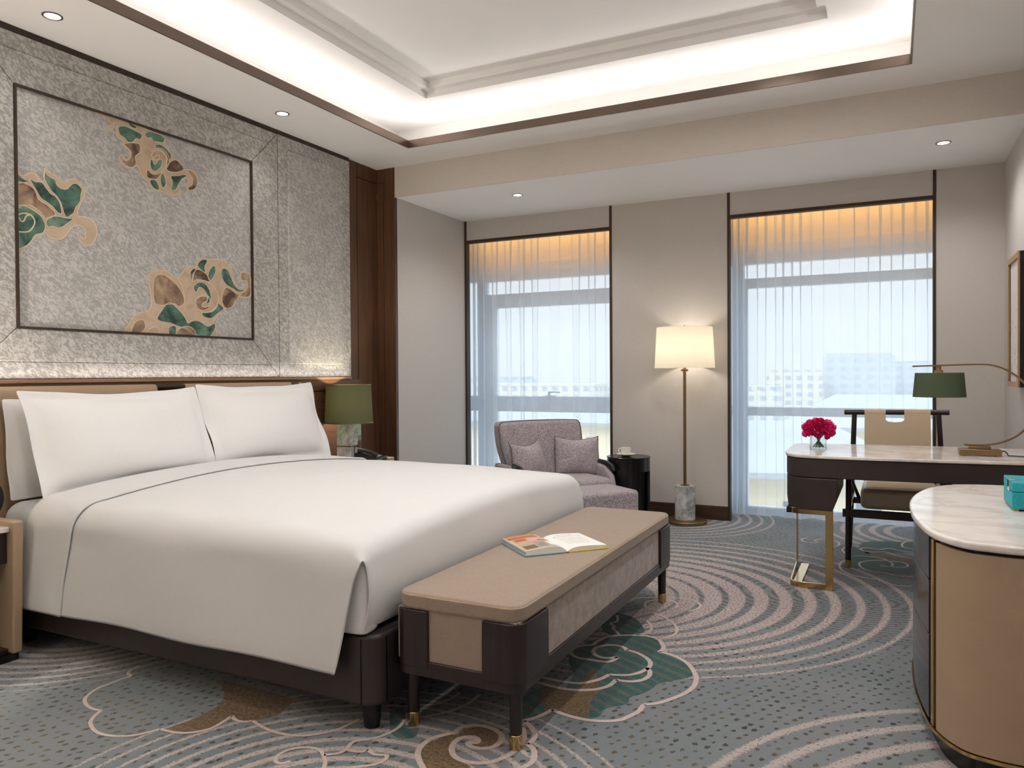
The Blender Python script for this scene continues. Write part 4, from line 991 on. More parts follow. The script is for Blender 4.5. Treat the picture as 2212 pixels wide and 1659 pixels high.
# ------------------------------------------------------------------ nightstands
def nightstand(y0, y1, label):
    """y0: bed-side face, y1: far side"""
    s = 1 if y1 > y0 else -1; th = 0.042*s
    t = thing('nightstand', label, 'nightstand', (0.14, (y0+y1)/2, 0))
    def side(a, b):
        mb = MB(); ya, yb = sorted((a, b))
        mb.hexa([(-0.06, ya, 0.03), (0.347, ya, 0.03), (0.347, yb, 0.03), (-0.06, yb, 0.03)], [(-0.06, ya, 0.580), (0.365, ya, 0.580), (0.365, yb, 0.580), (-0.06, yb, 0.580)])
        build(mb, 'side_panel', 'tleather', t, bevel=0.010, seg=4)
    side(y0, y0+th); side(y1-th, y1)
    a, b = sorted((y0+th*1.03, y1-th*1.03))
    mb = MB(); mb.box(-0.06, -0.03, a, b, 0.03, 0.580); build(mb, 'back_panel', 'tleather', t, bevel=0.004)
    mb = MB(); mb.box(-0.028, 0.338, a, b, 0.535, 0.556); build(mb, 'marble_top', 'marble', t, bevel=0.003)
    mb = MB(); mb.box(-0.028, 0.318, a, b, 0.405, 0.534); build(mb, 'drawer', 'dark', t, bevel=0.004)
    mb = MB(); mb.box(-0.028, 0.02, a, b, 0.03, 0.404); mb.box(0.02, 0.318, a, b, 0.03, 0.05); build(mb, 'open_shelf', 'dark', t, smooth=0)
    mb = MB(); a, b = sorted((y0+th*.3, y1-th*.3)); mb.box(-0.05, 0.335, a, b, 0, 0.03); build(mb, 'plinth', 'black', t, smooth=0)
nightstand(-4.222, -4.80, 'taupe leather nightstand with inset marble top at the near side of the bed')
nightstand(-2.178, -1.60, 'leather nightstand behind the far side of the bed carrying lamp and telephone')
# round clock on the near nightstand
t = thing('alarm_clock', 'round black-rimmed clock standing on the near marble nightstand', 'clock', (0.20, -4.310, 0.556))
mb = MB(); pts = [(0.20, -4.310+0.088*math.cos(a*PI/16), 0.660+0.088*math.sin(a*PI/16)) for a in range(32)]
mb.tube(pts, 0.014, 12, closed=True); build(mb, 'rim', 'plastic', t)
mb = MB(); mb.cyl((0.186, -4.310, 0.660), (0.205, -4.310, 0.660), 0.084, n=40); build(mb, 'dial', 'china', t)
mb = MB(); mb.box(0.17, 0.23, -4.345, -4.275, 0.556, 0.572); build(mb, 'stand', 'plastic', t, bevel=0.003)

# ------------------------------------------------------------------ bedside lamp
lx, ly = 0.10, -1.785
t = thing('bedside_lamp', 'bedside lamp with dim green drum shade and marble block base', 'table lamp', (lx, ly, 0.556))
mb = MB(); mb.box(lx-.062, lx+.062, ly-.062, ly+.062, 0.568, 0.845); build(mb, 'base', 'cmarble', t, bevel=0.004)
mb = MB(); mb.box(lx-.068, lx+.068, ly-.068, ly+.068, 0.556, 0.568); build(mb, 'foot_plate', 'abrass', t, bevel=0.002)
mb = MB(); mb.cyl((lx, ly, 0.845), (lx, ly, 1.0), 0.009); build(mb, 'neck', 'abrass', t)
mb = MB(); r_ = 0.0035; xf = lx+.064
def fret(y0, y1, z0, z1):
    for p, q in (((y0, z0), (y1, z0)), ((y1, z0), (y1, z1)), ((y1, z1), (y0, z1)), ((y0, z1), (y0, z0))): mb.cyl((xf, p[0], p[1]), (xf, q[0], q[1]), r_, n=6)
fret(ly+.022, ly+.046, 0.625, 0.700); fret(ly+.034, ly+.060, 0.660, 0.735); fret(ly-.02, ly+.028, 0.60, 0.668)
mb.cyl((xf, ly-.062, 0.668), (xf, ly+.022, 0.668), r_, n=6); mb.cyl((xf-.126, ly-.064, 0.668), (xf, ly-.064, 0.668), r_, n=6)
build(mb, 'fretwork', 'abrass', t)
mb = MB(); mb.lathe([(0.171, 0.832), (0.158, 1.104), (0.155, 1.104), (0.168, 0.832)] + [(0.171, 0.832)], (lx, ly), 56, cap=False); build(mb, 'lamp_shade', 'shade_green', t, smooth=40)
mb = MB(); mb.lathe([(0.1725, 0.830), (0.1722, 0.836)], (lx, ly), 56, cap=False); mb.lathe([(0.1598, 1.100), (0.1595, 1.106)], (lx, ly), 56, cap=False); mb.cyl((lx-.156, ly, 1.090), (lx+.156, ly, 1.090), 0.002, n=6); mb.cyl((lx, ly, 1.0), (lx, ly, 1.112), 0.004, n=8)
build(mb, 'shade_rim', 'abrass', t)
point('bedside_bulb', (lx, ly, 0.98), 4.5, (1.0, 0.87, 0.64), 0.03)
dup(t, (lx, -4.62, 0.556), 0, 'added unseen bedside lamp with green drum shade on the nearer marble nightstand beside the clock')
point('bedside_bulb', (lx, -4.62, 1.085), 15, (1.0, 0.91, 0.81), 0.03)  # added out-of-view lamp with a stronger bulb, lifts the ceiling and head wall
# telephone
t = thing('telephone', 'black desk telephone with grey keys on the far nightstand beside the lamp', 'telephone', (0.26, -1.735, 0.556), 0.25)
def tl(x, y): return (x, y)
mb = MB(); mb.hexa([(-.085, -.105, 0), (.085, -.105, 0), (.085, .105, 0), (-.085, .105, 0)], [(-.085, -.105, .070), (.085, -.105, .030), (.085, .105, .030), (-.085, .105, .070)])
build(mb, 'body', 'plastic', t, local=True, bevel=0.006, seg=3)
mb = MB(); mb.tube([(-.062, -.085, .085), (-.02, -.085, .085), (.04, -.085, .070), (.075, -.085, .052)], [.020, .014, .014, .019], 12); build(mb, 'handset', 'plastic', t, local=True)
zt = lambda x: 0.070-0.040*(x+.085)/.17
mb = MB(); mb.hexa([(-.065, -.03, zt(-.065)), (-.03, -.03, zt(-.03)), (-.03, .07, zt(-.03)), (-.065, .07, zt(-.065))], [(-.065, -.03, zt(-.065)+.003), (-.03, -.03, zt(-.03)+.003), (-.03, .07, zt(-.03)+.003), (-.065, .07, zt(-.065)+.003)])
build(mb, 'display', 'grey', t, local=True, smooth=0)
for i in range(4):
    for j in range(3):
        x = -.015+i*.022; y = -.02+j*.028; mb = MB()
        mb.box(x-.007, x+.007, y-.009, y+.009, zt(x)-.004, zt(x)+.005); build(mb, 'key', 'grey', t, local=True, smooth=0)

# ------------------------------------------------------------------ bench
bx0, bx1, by0, by1 = 2.100, 2.572, -4.058, -2.272
t = thing('bench', 'long taupe upholstered bench with dark wood corners at the foot of the bed', 'bench', (2.34, -3.16, 0))
mb = MB(); mb.slot(0)
mb.box(bx0+.016, bx1-.020, by0+.012, by0+.05, 0.236, 0.405); mb.box(bx0+.016, bx1-.020, by1-.05, by1-.012, 0.236, 0.405)
mb.slot(1); mb.box(bx0+.0155, bx1-.013, by0+.020, by1-.020, 0.2355, 0.4055)
build(mb, 'upholstered_body', ['bench', 'velvet'], t, smooth=0)
mb = MB(); mb.prism(rrect(bx0+.008, bx1-.006, by0+.006, by1-.006, 0.055, 8), 0.400, 0.456); o = build(mb, 'seat_cushion', 'bench', t, bevel=0.012, seg=4, smooth=60)
mb = MB(); rr = rrect(bx0+.010, bx1-.008, by0+.008, by1-.008, 0.053, 8); mb.tube([(x, y, 0.4475) for x, y in rr], 0.0022, 6, closed=True); build(mb, 'seat_piping', 'tan', o)
mb = MB(); mb.prism(rrect(bx0+.004, bx1-.004, by0+.004, by1-.004, 0.045, 8), 0.186, 0.238); build(mb, 'base_rail', 'dark', t, bevel=0.003)
def corner(sx, sy):
    """L-shaped dark corner guard"""
    lx_, ly_ = 0.135, 0.215; r = 0.052; th = 0.018
    cx = bx1 if sx > 0 else bx0; cy = by1 if sy > 0 else by0
    out = [(cx-sx*lx_, cy)]+[(cx-sx*r+sx*r*math.sin(a), cy-sy*r+sy*r*math.cos(a)) for a in [PI/2*i/8 for i in range(9)]]+[(cx, cy-sy*ly_)]
    ri = r-th
    inn = [(cx-sx*lx_, cy-sy*th)]+[(cx-sx*r+sx*ri*math.sin(a), cy-sy*r+sy*ri*math.cos(a)) for a in [PI/2*i/8 for i in range(9)]]+[(cx-sx*th, cy-sy*ly_)]
    mb = MB(); mb.prism(out+inn[::-1], 0.215, 0.402); build(mb, 'corner_guard', 'dark', t, bevel=0.0025)
for sx in (1, -1):
    for sy in (1, -1):
        corner(sx, sy)
        x = 2.53 if sx > 0 else 2.148; y = -2.322 if sy > 0 else -4.008
        mb = MB(); mb.cyl((x, y, 0.045), (x, y, 0.188), 0.0195, 0.0215); l_ = build(mb, 'leg', 'dark', t)
        mb = MB(); mb.cyl((x, y, 0), (x, y, 0.047), 0.0205, 0.0212); build(mb, 'brass_ferrule', 'brass', l_, bevel=0.002)
# open book on the bench
t = thing('open_book', 'open hardback book lying on the taupe bench', 'book', (2.33, -3.24, 0.4565), math.radians(48.4))
PW, PH = 0.178, 0.125
def page_curve(s, n=14, h=0.030, lift=0.006):
    """profile from the spine (x=0) outwards, s = side"""
    out = []
    for i in range(n+1):
        f = i/n; x = s*PW*f
        z = lift+h*(1-math.exp(-f*7))*(1-0.42*f**1.6)
        out.append((x, z))
    return out
def block(s, h, name, hi):
    c = page_curve(s, h=h); mb = MB()
    rows = [[(x, -PH, z) for x, z in c], [(x, PH, z) for x, z in c]]
    mb.grid(rows); lo = [(x, 0.005) for x, z in c]
    mb.grid([[(x, -PH, z) for x, z in c], [(x, -PH, z) for x, z in lo]]); mb.grid([[(x, PH, z) for x, z in lo], [(x, PH, z) for x, z in c]])
    mb.grid([[(c[-1][0], -PH, c[-1][1]), (c[-1][0], PH, c[-1][1])], [(lo[-1][0], -PH, lo[-1][1]), (lo[-1][0], PH, lo[-1][1])]])
    o = build(mb, name, 'paper', t, local=True, smooth=35)
    return o, c
def patch(mb, c, f0, f1, y0, y1, n=8, dz=0.0008):
    """rectangle printed on the curved page: fractions f0..f1 outward, y0..y1 along the spine"""
    def at(f):
        f = min(max(f, 0), 1)*(len(c)-1); i = min(int(f), len(c)-2); g = f-i
        return (c[i][0]+(c[i+1][0]-c[i][0])*g, c[i][1]+(c[i+1][1]-c[i][1])*g)
    rows = []
    for y in (y0, y1): rows.append([(*at(f0+(f1-f0)*i/n)[:1], y, at(f0+(f1-f0)*i/n)[1]+dz) for i in range(n+1)])
    mb.grid(rows)
lb, lc = block(-1, 0.030, 'page_block', None)
mb = MB(); cols = ['orange', 'tanp', 'redp', 'brownp', 'tealc', 'pinkp', 'greyp', 'paper']
for k, f0, f1, y0, y1, dz in (('tanp', .02, .985, -.120, .07, .0006), ('brownp', .02, .985, .07, .088, .0006), ('orange', .02, .985, .088, .122, .0006), ('redp', .62, .9, .02, .06, .001),
                              ('pinkp', .3, .62, -.01, .045, .001), ('brownp', .65, .95, -.11, -.06, .001), ('greyp', .38, .6, -.1, -.03, .001), ('redp', .12, .42, .0, .016, .0014), ('paper', .1, .3, -.09, -.02, .001), ('pinkp', .5, .8, -.055, -.045, .0014)):
    mb.slot(cols.index(k)); patch(mb, lc, f0, f1, y0, y1, dz=dz)
build(mb, 'printed_picture', cols, lb, local=True, smooth=35)
mb = MB(); e = 0
for k, z0, z1 in (('pinkp', .008, .012), ('tealc', .0135, .0165)):
    mb.slot(cols.index(k)); mb.box(-PW-.0008, -PW+.001, -PH+.004, PH-.004, z0, z1)
build(mb, 'page_edges', cols, lb, local=True, smooth=0)
rb, rc = block(1, 0.018, 'page_block', None)
mb = MB(); rnd = random.Random(4)
for row, (y, f0, f1, step, wd) in enumerate(((.095, .22, .72, .05, .022), (.068, .16, .86, .055, .026))):
    f = f0
    while f < f1:
        patch(mb, rc, f, f+wd*rnd.uniform(.5, 1), y-.005, y+.005, 2); f += step
for i in range(7): patch(mb, rc, .2, .2+rnd.uniform(.5, .68), .03-i*.016, .0315-i*.016, 6)
build(mb, 'printed_text', 'greyp', rb, local=True, smooth=0)
mb = MB(); mb.box(-PW-.006, -.004, -PH-.004, PH+.004, 0.0005, .0045); build(mb, 'front_cover', 'tealc', t, local=True, smooth=0)
mb = MB(); mb.box(.004, PW+.006, -PH-.004, PH+.004, 0.0005, .0045); build(mb, 'back_cover', 'yellowc', t, local=True, smooth=0)
mb = MB(); mb.box(-.006, .006, -PH-.004, PH+.004, 0.0, .005); build(mb, 'spine', 'redp', t, local=True, smooth=0)

# ------------------------------------------------------------------ armchair, ottoman, cushions
CA = math.radians(51.7); CL = (1.044, -0.61, 0)
Rz = Matrix.Translation(Vector(CL)) @ Matrix.Rotation(CA, 4, 'Z')
t = thing('armchair', 'mauve-grey upholstered armchair with dark wooden armrests by the left window', 'armchair', CL, CA)
mb = MB()
def backrow(y, grow):
    r = []
    return r
outline = [(-0.30, 0.36), (0.30, 0.36), (0.325, 0.45), (0.358, 0.60), (0.362, 0.74), (0.350, 0.785), (0.30, 0.800), (0, 0.806), (-0.30, 0.800), (-0.350, 0.785), (-0.362, 0.74), (-0.358, 0.60), (-0.325, 0.45)]
oc = catmull(outline, 3, True); n = len(oc)
lean = lambda z: -0.10+0.10*(z-0.36)/0.44
vs = []
for dy, sc in ((0.075, 0.93), (0.05, 1.0), (-0.05, 1.0), (-0.08, 0.93)):
    for x, z in oc: vs.append((x*sc, lean(z)+dy, 0.58+(z-0.58)*sc))
fs = [tuple(range(n))[::-1], tuple(range(3*n, 4*n))]
for k in range(3):
    for i in range(n): fs.append((k*n+i, k*n+(i+1) % n, (k+1)*n+(i+1) % n, (k+1)*n+i))
mb.add(vs, fs); bk = build(mb, 'backrest', 'wool', t, local=True, bevel=0.012, seg=3, smooth=60)
mb = MB(); mb.tube([(x, lean(z)-0.052, z) for x, z in oc], 0.004, 6, closed=True); build(mb, 'piping', 'piping', bk, local=True)
mb = MB(); mb.prism(rrect(-0.305, 0.305, -0.655, -0.13, 0.06, 6), 0.275, 0.400); build(mb, 'seat_cushion', 'wool', t, local=True, bevel=0.045, seg=5, smooth=60)
mb = MB(); mb.prism(rrect(-0.34, 0.34, -0.640, 0.02, 0.05, 6), 0.13, 0.278); build(mb, 'seat_base', 'wool', t, local=True, bevel=0.015, seg=3)
for s in (-1, 1):
    mb = MB(); pts = [(-0.60, 0.15), (-0.02, 0.15), (-0.02, 0.485), (-0.30, 0.485), (-0.46, 0.465), (-0.545, 0.40), (-0.585, 0.28)]
    x0, x1 = sorted((s*0.335, s*0.385)); m_ = len(pts)
    mb.add([(x0, y, z) for y, z in pts]+[(x1, y, z) for y, z in pts], [tuple(range(m_)), tuple(range(2*m_-1, m_-1, -1))]+[(i, m_+i, m_+(i+1) % m_, (i+1) % m_) for i in range(m_)])
    ar = build(mb, 'armrest', 'wool', t, local=True, bevel=0.018, seg=4)
    mb = MB(); mb.tube([(s*0.368, -0.33, 0.490), (s*0.370, -0.345, 0.490), (s*0.374, -0.44, 0.482), (s*0.378, -0.515, 0.462), (s*0.380, -0.54, 0.430)], [0.008, 0.020, 0.024, 0.026, 0.012], 14); build(mb, 'wooden_handle', 'black', ar, local=True)
    for y in (-0.56, -0.03):
        mb = MB(); mb.cyl((s*0.30, y, 0), (s*0.30, y, 0.14), 0.014, 0.022); build(mb, 'leg', 'black', t, local=True)
oc_ = Rz @ Vector((0.0, -0.862, 0))
t = thing('ottoman', 'mauve-grey upholstered ottoman in front of the armchair', 'ottoman', tuple(oc_), CA)
mb = MB(); mb.prism(rrect(-0.285, 0.262, -0.19, 0.20, 0.04, 6), 0.045, 0.366); build(mb, 'body', 'wool', t, local=True, bevel=0.028, seg=5, smooth=60)
for x in (-0.22, 0.21):
    for y in (-0.14, 0.15):
        mb = MB(); mb.cyl((x, y, 0), (x, y, 0.06), 0.014, 0.018); build(mb, 'foot', 'black', t, local=True)
def cpt(x, y, z): return tuple(Rz @ Vector((x, y, z)))
pillow('scatter_cushion', cpt(0.225, -0.245, 0.530), (math.cos(CA-0.45), math.sin(CA-0.45)), 0.30, 0.34, 0.31, 0.16, 0.0, 'wool', 'small mauve cushion leaning in the armchair corner nearest the black side table', 'cushion', 'armchair cushions', 5, 0.10, True)
pillow('scatter_cushion', cpt(-0.205, -0.250, 0.515), (math.cos(CA+0.40), math.sin(CA+0.40)), 0.30, 0.34, 0.31, 0.16, 0.0, 'wool', 'small mauve cushion in the armchair corner nearest the bed', 'cushion', 'armchair cushions', 6, 0.14, True)

# ------------------------------------------------------------------ side table, cup and saucer
sx_, sy_ = 1.748, -0.44
t = thing('side_table', 'round black lacquered drum side table beside the armchair', 'side table', (sx_, sy_, 0))
mb = MB(); mb.lathe([(0.0, 0.516), (0.166, 0.516), (0.169, 0.519), (0.169, 0.525), (0.166, 0.528), (0.0, 0.528)], (sx_, sy_), 56); build(mb, 'tabletop', 'black', t, smooth=30)
mb = MB(); mb.lathe([(0.150, 0.42), (0.166, 0.42), (0.166, 0.516), (0.150, 0.516), (0.150, 0.42)], (sx_, sy_), 56, cap=False); build(mb, 'apron', 'black', t, smooth=30)
for nm, a0, a1 in (('leg_panel', -2.9, -0.62), ('leg_panel', 0.35, 2.2)):
    mb = MB(); k = 24; vs = []
    for i in range(k+1):
        a = a0+(a1-a0)*i/k; c, s = math.cos(a), math.sin(a)
        for r, z in ((0.146, 0.0), (0.165, 0.0), (0.165, 0.421), (0.146, 0.421)): vs.append((sx_+r*c, sy_+r*s, z))
    fs = [(3, 2, 1, 0), (4*k, 4*k+1, 4*k+2, 4*k+3)]
    for i in range(k):
        for j in range(4): fs.append((4*i+j, 4*i+(j+1) % 4, 4*i+4+(j+1) % 4, 4*i+4+j))
    mb.add(vs, fs); build(mb, nm, 'black', t, smooth=30)
kx, ky = 1.735, -0.46
mb = MB(); mb.lathe([(0.0, 0.5285), (0.026, 0.5285), (0.030, 0.531), (0.060, 0.540), (0.074, 0.546), (0.075, 0.5475), (0.060, 0.5435), (0.032, 0.535), (0.0, 0.534)], (kx, ky), 48)
tag(build(mb, 'saucer', 'china', smooth=60), 'white china saucer under the cup on the black side table', 'saucer')
t = thing('teacup', 'white china cup standing on the saucer', 'cup', (kx, ky, 0.5345))
mb = MB(); mb.lathe([(0.0, 0.5352), (0.022, 0.5352), (0.024, 0.538), (0.034, 0.546), (0.0375, 0.560), (0.0375, 0.597), (0.0350, 0.597), (0.0350, 0.562), (0.031, 0.549), (0.0, 0.545)], (kx, ky), 40); build(mb, 'bowl', 'china', t, smooth=60)
mb = MB(); vx, vy = -0.894, -0.448
mb.tube([(kx+vx*r, ky+vy*r, z) for r, z in ((0.036, 0.588), (0.047, 0.592), (0.056, 0.584), (0.058, 0.570), (0.051, 0.557), (0.036, 0.551))], 0.0036, 8); build(mb, 'handle', 'china', t)

# ------------------------------------------------------------------ floor lamp
fx, fy = 2.132, -0.205
t = thing('floor_lamp', 'tall brass floor lamp with lit cream drum shade on a marble column base', 'floor lamp', (fx, fy, 0))
mb = MB(); mb.lathe([(0.0, 0.0), (0.164, 0.0), (0.168, 0.003), (0.168, 0.022), (0.165, 0.026), (0.0, 0.026)], (fx, fy), 64); build(mb, 'base_plate', 'abrass', t, smooth=30)
mb = MB(); mb.lathe([(0.0, 0.026), (0.077, 0.026), (0.079, 0.029), (0.079, 0.289), (0.077, 0.292), (0.0, 0.292)], (fx, fy), 56); build(mb, 'marble_column', 'cmarble', t, smooth=30)
mb = MB(); mb.lathe([(0.0, 0.292), (0.036, 0.292), (0.036, 0.296), (0.012, 0.298), (0.0115, 1.185), (0.028, 1.187), (0.028, 1.202), (0.012, 1.205), (0.0115, 1.26)], (fx, fy), 32); build(mb, 'pole', 'abrass', t, smooth=30)
mb = MB(); mb.lathe([(0.231, 1.212), (0.214, 1.530), (0.2115, 1.530), (0.2285, 1.212), (0.231, 1.212)], (fx, fy), 72, cap=False); sh_ = build(mb, 'lamp_shade', 'shade_cream', t, smooth=40)
mb = MB()
for a in range(3): mb.cyl((fx, fy, 1.51), (fx+0.212*math.cos(a*2.094), fy+0.212*math.sin(a*2.094), 1.522), 0.0022, n=6)
mb.cyl((fx, fy, 1.26), (fx, fy, 1.535), 0.004, n=8); mb.cyl((fx, fy, 1.535), (fx, fy, 1.548), 0.008, 0.004, n=12); build(mb, 'harp_and_finial', 'abrass', t)
FLOOR_LAMP = t
point('floor_lamp_bulb', (fx, fy, 1.37), 1.9, (1.0, 0.92, 0.80), 0.07)
dup(FLOOR_LAMP, (0.65, -6.55, 0), 0, 'added unseen second tall brass floor lamp, standing in the corner on the camera side of the room')
point('floor_lamp_bulb', (0.65, -6.55, 1.38), 50, (1.0, 0.92, 0.83), 0.05)  # added lamp behind the camera, brightens the ceiling from out of view

# ------------------------------------------------------------------ desk
t = thing('writing_desk', 'writing desk with white marble top, dark leather apron and brass frame leg', 'desk', (3.65, -1.4, 0))
top = [(3.052, -1.075), (3.036, -1.13), (3.044, -1.60), (3.060, -1.69), (3.105, -1.755), (3.180, -1.785), (3.40, -1.790), (3.80, -1.765), (4.262, -1.705), (4.262, -0.985), (3.90, -0.970), (3.40, -1.015), (3.10, -1.060)]
def inset(poly, d):
    n = len(poly); a = sum(poly[i][0]*poly[(i+1) % n][1]-poly[(i+1) % n][0]*poly[i][1] for i in range(n)); sg = 1 if a > 0 else -1; out = []
    for i in range(n):
        p0, p1, p2 = Vector(poly[i-1]), Vector(poly[i]), Vector(poly[(i+1) % n])
        d1 = (p1-p0).normalized(); d2 = (p2-p1).normalized(); n1 = Vector((-d1.y, d1.x))*sg; n2 = Vector((-d2.y, d2.x))*sg
        b = (n1+n2).normalized(); k = d/max(0.35, b.dot(n1)); out.append(tuple(p1+b*k))
    return out
mb = MB(); mb.prism(top, 0.710, 0.728); build(mb, 'marble_top', 'marble', t, bevel=0.005, seg=3)
mb = MB(); mb.prism(inset(top, 0.008), 0.607, 0.708); build(mb, 'apron', 'bleather', t, bevel=0.003)
pt = [(3.046, -1.14), (3.053, -1.60), (3.068, -1.687), (3.112, -1.748), (3.182, -1.777), (3.327, -1.780), (3.327, -1.14)]
pb = [(x+0.006 if x < 3.2 else x-0.026, y) for x, y in pt]
mb = MB(); mb.loft([(0.432, pb), (0.485, [(x if x < 3.2 else x-0.006, y) for x, y in pt]), (0.604, pt)])
build(mb, 'drawer_pedestal', 'bleather', t, bevel=0.005, seg=3, smooth=50)
def ring_path(z): return [(3.300, -1.738, z), (3.130, -1.738, z), (3.104, -1.730, z), (3.090, -1.714, z), (3.083, -1.690, z), (3.066, -1.195, z)]
lg = MB(); lg.bar(ring_path(0.016), 0.032, 0.009, (0, 0, 1)); lg.bar(ring_path(0.418), 0.030, 0.009, (0, 0, 1))
lg.box(3.264, 3.302, -1.743, -1.731, 0.0, 0.432); lg.box(3.061, 3.070, -1.212, -1.180, 0.0, 0.432)
lg.box(3.088, 3.135, -1.70, -1.20, 0.002, 0.007)
build(lg, 'brass_frame_leg', 'brass', t, bevel=0.0015, seg=1)
mb = MB(); mb.box(3.062, 3.10, -1.71, -1.50, 0.400, 0.433); build(mb, 'leg_bracket', 'black', t, bevel=0.003)
mb = MB(); mb.box(4.15, 4.255, -1.68, -1.02, 0.0, 0.607); build(mb, 'wall_support', 'bleather', t, bevel=0.004)

# desk chair
t = thing('desk_chair', 'desk chair with cream leather sling back and dark wooden rails behind the desk', 'chair', (3.61, -0.9, 0))
for x, s in ((3.348, -1), (3.878, 1)):
    mb = MB(); mb.cyl((x, -1.17, 0.045), (x+0.004*s*-1, -1.165, 0.575), 0.0165, 0.0165); l_ = build(mb, 'leg', 'dark', t)
    mb = MB(); mb.cyl((x, -1.17, 0), (x, -1.17, 0.048), 0.0172); build(mb, 'brass_ferrule', 'brass', l_)
for xb, xt in ((3.330, 3.363), (3.895, 3.846)):
    mb = MB(); mb.tube([(xb, -0.585, 0.0), (xb+(xt-xb)*0.45, -0.62, 0.42), (xt, -0.65, 0.905)], [0.015, 0.018, 0.0155], 14); build(mb, 'leg', 'dark', t)
    mb = MB(); xf = 3.352 if xb < 3.6 else 3.874
    mb.tube([(xf, -1.185, 0.585), (xf, -0.95, 0.580), ((xb+xt)/2+0.02*(1 if xb < 3.6 else -1), -0.66, 0.595)], 0.013, 12); build(mb, 'armrest', 'dark', t)
    mb = MB(); mb.tube([(xf, -1.12, 0.570), (xf+0.025*(1 if xb < 3.6 else -1), -0.98, 0.46), (xf+0.055*(1 if xb < 3.6 else -1), -0.93, 0.365)], [0.007, 0.009, 0.012], 10); build(mb, 'brace', 'dark', t)
    mb = MB(); mb.box(xf-0.012, xf+0.012, -1.17, -0.60, 0.352, 0.378); build(mb, 'side_rail', 'dark', t, bevel=0.002)
mb = MB(); mb.box(3.318, 3.905, -1.184, -1.158, 0.305, 0.352); build(mb, 'front_rail', 'dark', t, bevel=0.003)
mb = MB(); mb.box(3.315, 3.895, -0.640, -0.615, 0.305, 0.345); build(mb, 'rear_rail', 'dark', t, bevel=0.003)
mb = MB(); mb.cyl((3.302, -0.652, 0.906), (3.905, -0.652, 0.914), 0.0165, n=20); build(mb, 'top_rail', 'dark', t, bevel=0.002)
sl = [(3.424, 0.925), (3.5475, 0.925), (3.5475, 0.862), (3.560, 0.851), (3.600, 0.846), (3.641, 0.851), (3.654, 0.862), (3.654, 0.928), (3.801, 0.928), (3.806, 0.62), (3.815, 0.44), (3.418, 0.44), (3.422, 0.62)]
mb = MB(); m_ = len(sl)
yy = lambda z: -0.672+0.012*math.sin(PI*(0.93-z)/0.49)
mb.add([(x, yy(z), z) for x, z in sl]+[(x, yy(z)+0.007, z) for x, z in sl], [tuple(range(m_)), tuple(range(2*m_-1, m_-1, -1))]+[(i, m_+i, m_+(i+1) % m_, (i+1) % m_) for i in range(m_)])
bk = build(mb, 'sling_back', 'cleather', t, bevel=0.002, seg=1)
for a, b, z in ((3.424, 3.5475, 0.9085), (3.654, 3.801, 0.9115)):
    mb = MB(); mb.cyl((a, -0.652, z), (b, -0.652, z), 0.0205, n=24); build(mb, 'strap_loop', 'cleather', bk, bevel=0.002)
mb = MB(); mb.prism(rrect(3.414, 3.835, -1.150, -0.690, 0.045, 6), 0.353, 0.476); build(mb, 'seat_cushion', 'cleather', t, bevel=0.030, seg=5, smooth=60)

# vase with bouquet
vx_, vy_ = 3.203, -1.405
mb = MB(); h = 0.0425
mb.box(vx_-h, vx_+h, vy_-h, vy_+h, 0.7285, 0.734)
for b in ((vx_-h, vx_-h+.003, vy_-h, vy_+h), (vx_+h-.003, vx_+h, vy_-h, vy_+h), (vx_-h+.003, vx_+h-.003, vy_-h, vy_-h+.003), (vx_-h+.003, vx_+h-.003, vy_+h-.003, vy_+h)): mb.box(*b, 0.734, 0.8085)
tag(build(mb, 'glass_vase', 'vase', smooth=0), 'square clear glass vase holding the pink flowers on the desk', 'vase')
t = thing('flower_bouquet', 'round bouquet of magenta flowers in the glass vase on the desk', 'flowers', (vx_, vy_, 0.735))
def bloom(seed):
    mb = MB(); rn = random.Random(seed)
    for layer in range(5):
        k = (3, 4, 5, 6, 6)[layer]; R = 0.0075+0.0034*layer; op = 0.35+0.17*layer
        for j in range(k):
            a0 = 2*PI*j/k+layer*0.7+rn.uniform(-.2, .2); wdt = 2*PI/k*0.75; rows = []
            for i in range(5):
                v = i/4; row = []
                for q in range(5):
                    u = -1+q/2; a = a0+u*wdt*(0.55+0.45*math.sin(PI*min(v*0.9+.1, 1)))*0.7
                    rr = R*math.sin(0.35+v*1.5*min(op+.35, 1.0))*(1+0.06*u*u)
                    zz = -0.012+0.026*v*(1.05-0.10*layer)-0.004*u*u*v
                    row.append((rr*math.cos(a), rr*math.sin(a), zz))
                rows.append(row)
            mb.slot(1 if (layer == 4 and rn.random() < .35) else 0); mb.grid(rows)
    return mb
blooms = [mesh_from(bloom(i), 'flower', ['petal', 'petal2']) for i in range(3)]
for me in blooms:
    for p in me.polygons: p.use_smooth = True
gold = PI*(3-math.sqrt(5)); NF = 40
for i in range(NF):
    f = (i+0.5)/NF; zc_ = 1-f*1.45; rr = math.sqrt(max(0, 1-zc_*zc_)); a = gold*i
    d = Vector((rr*math.cos(a), rr*math.sin(a), zc_))
    o = bpy.data.objects.new('flower', blooms[i % 3]); COL.objects.link(o); o.parent = t; RM[o.name] = RM[t.name]
    p = Vector((0.080*d.x, 0.080*d.y, 0.103+0.060*d.z)) + Vector((random.uniform(-.005, .005),)*3)
    o.location = p; o.rotation_euler = d.to_track_quat('Z', 'Y').to_euler(); s = random.uniform(0.95, 1.2); o.scale = (s, s, s)
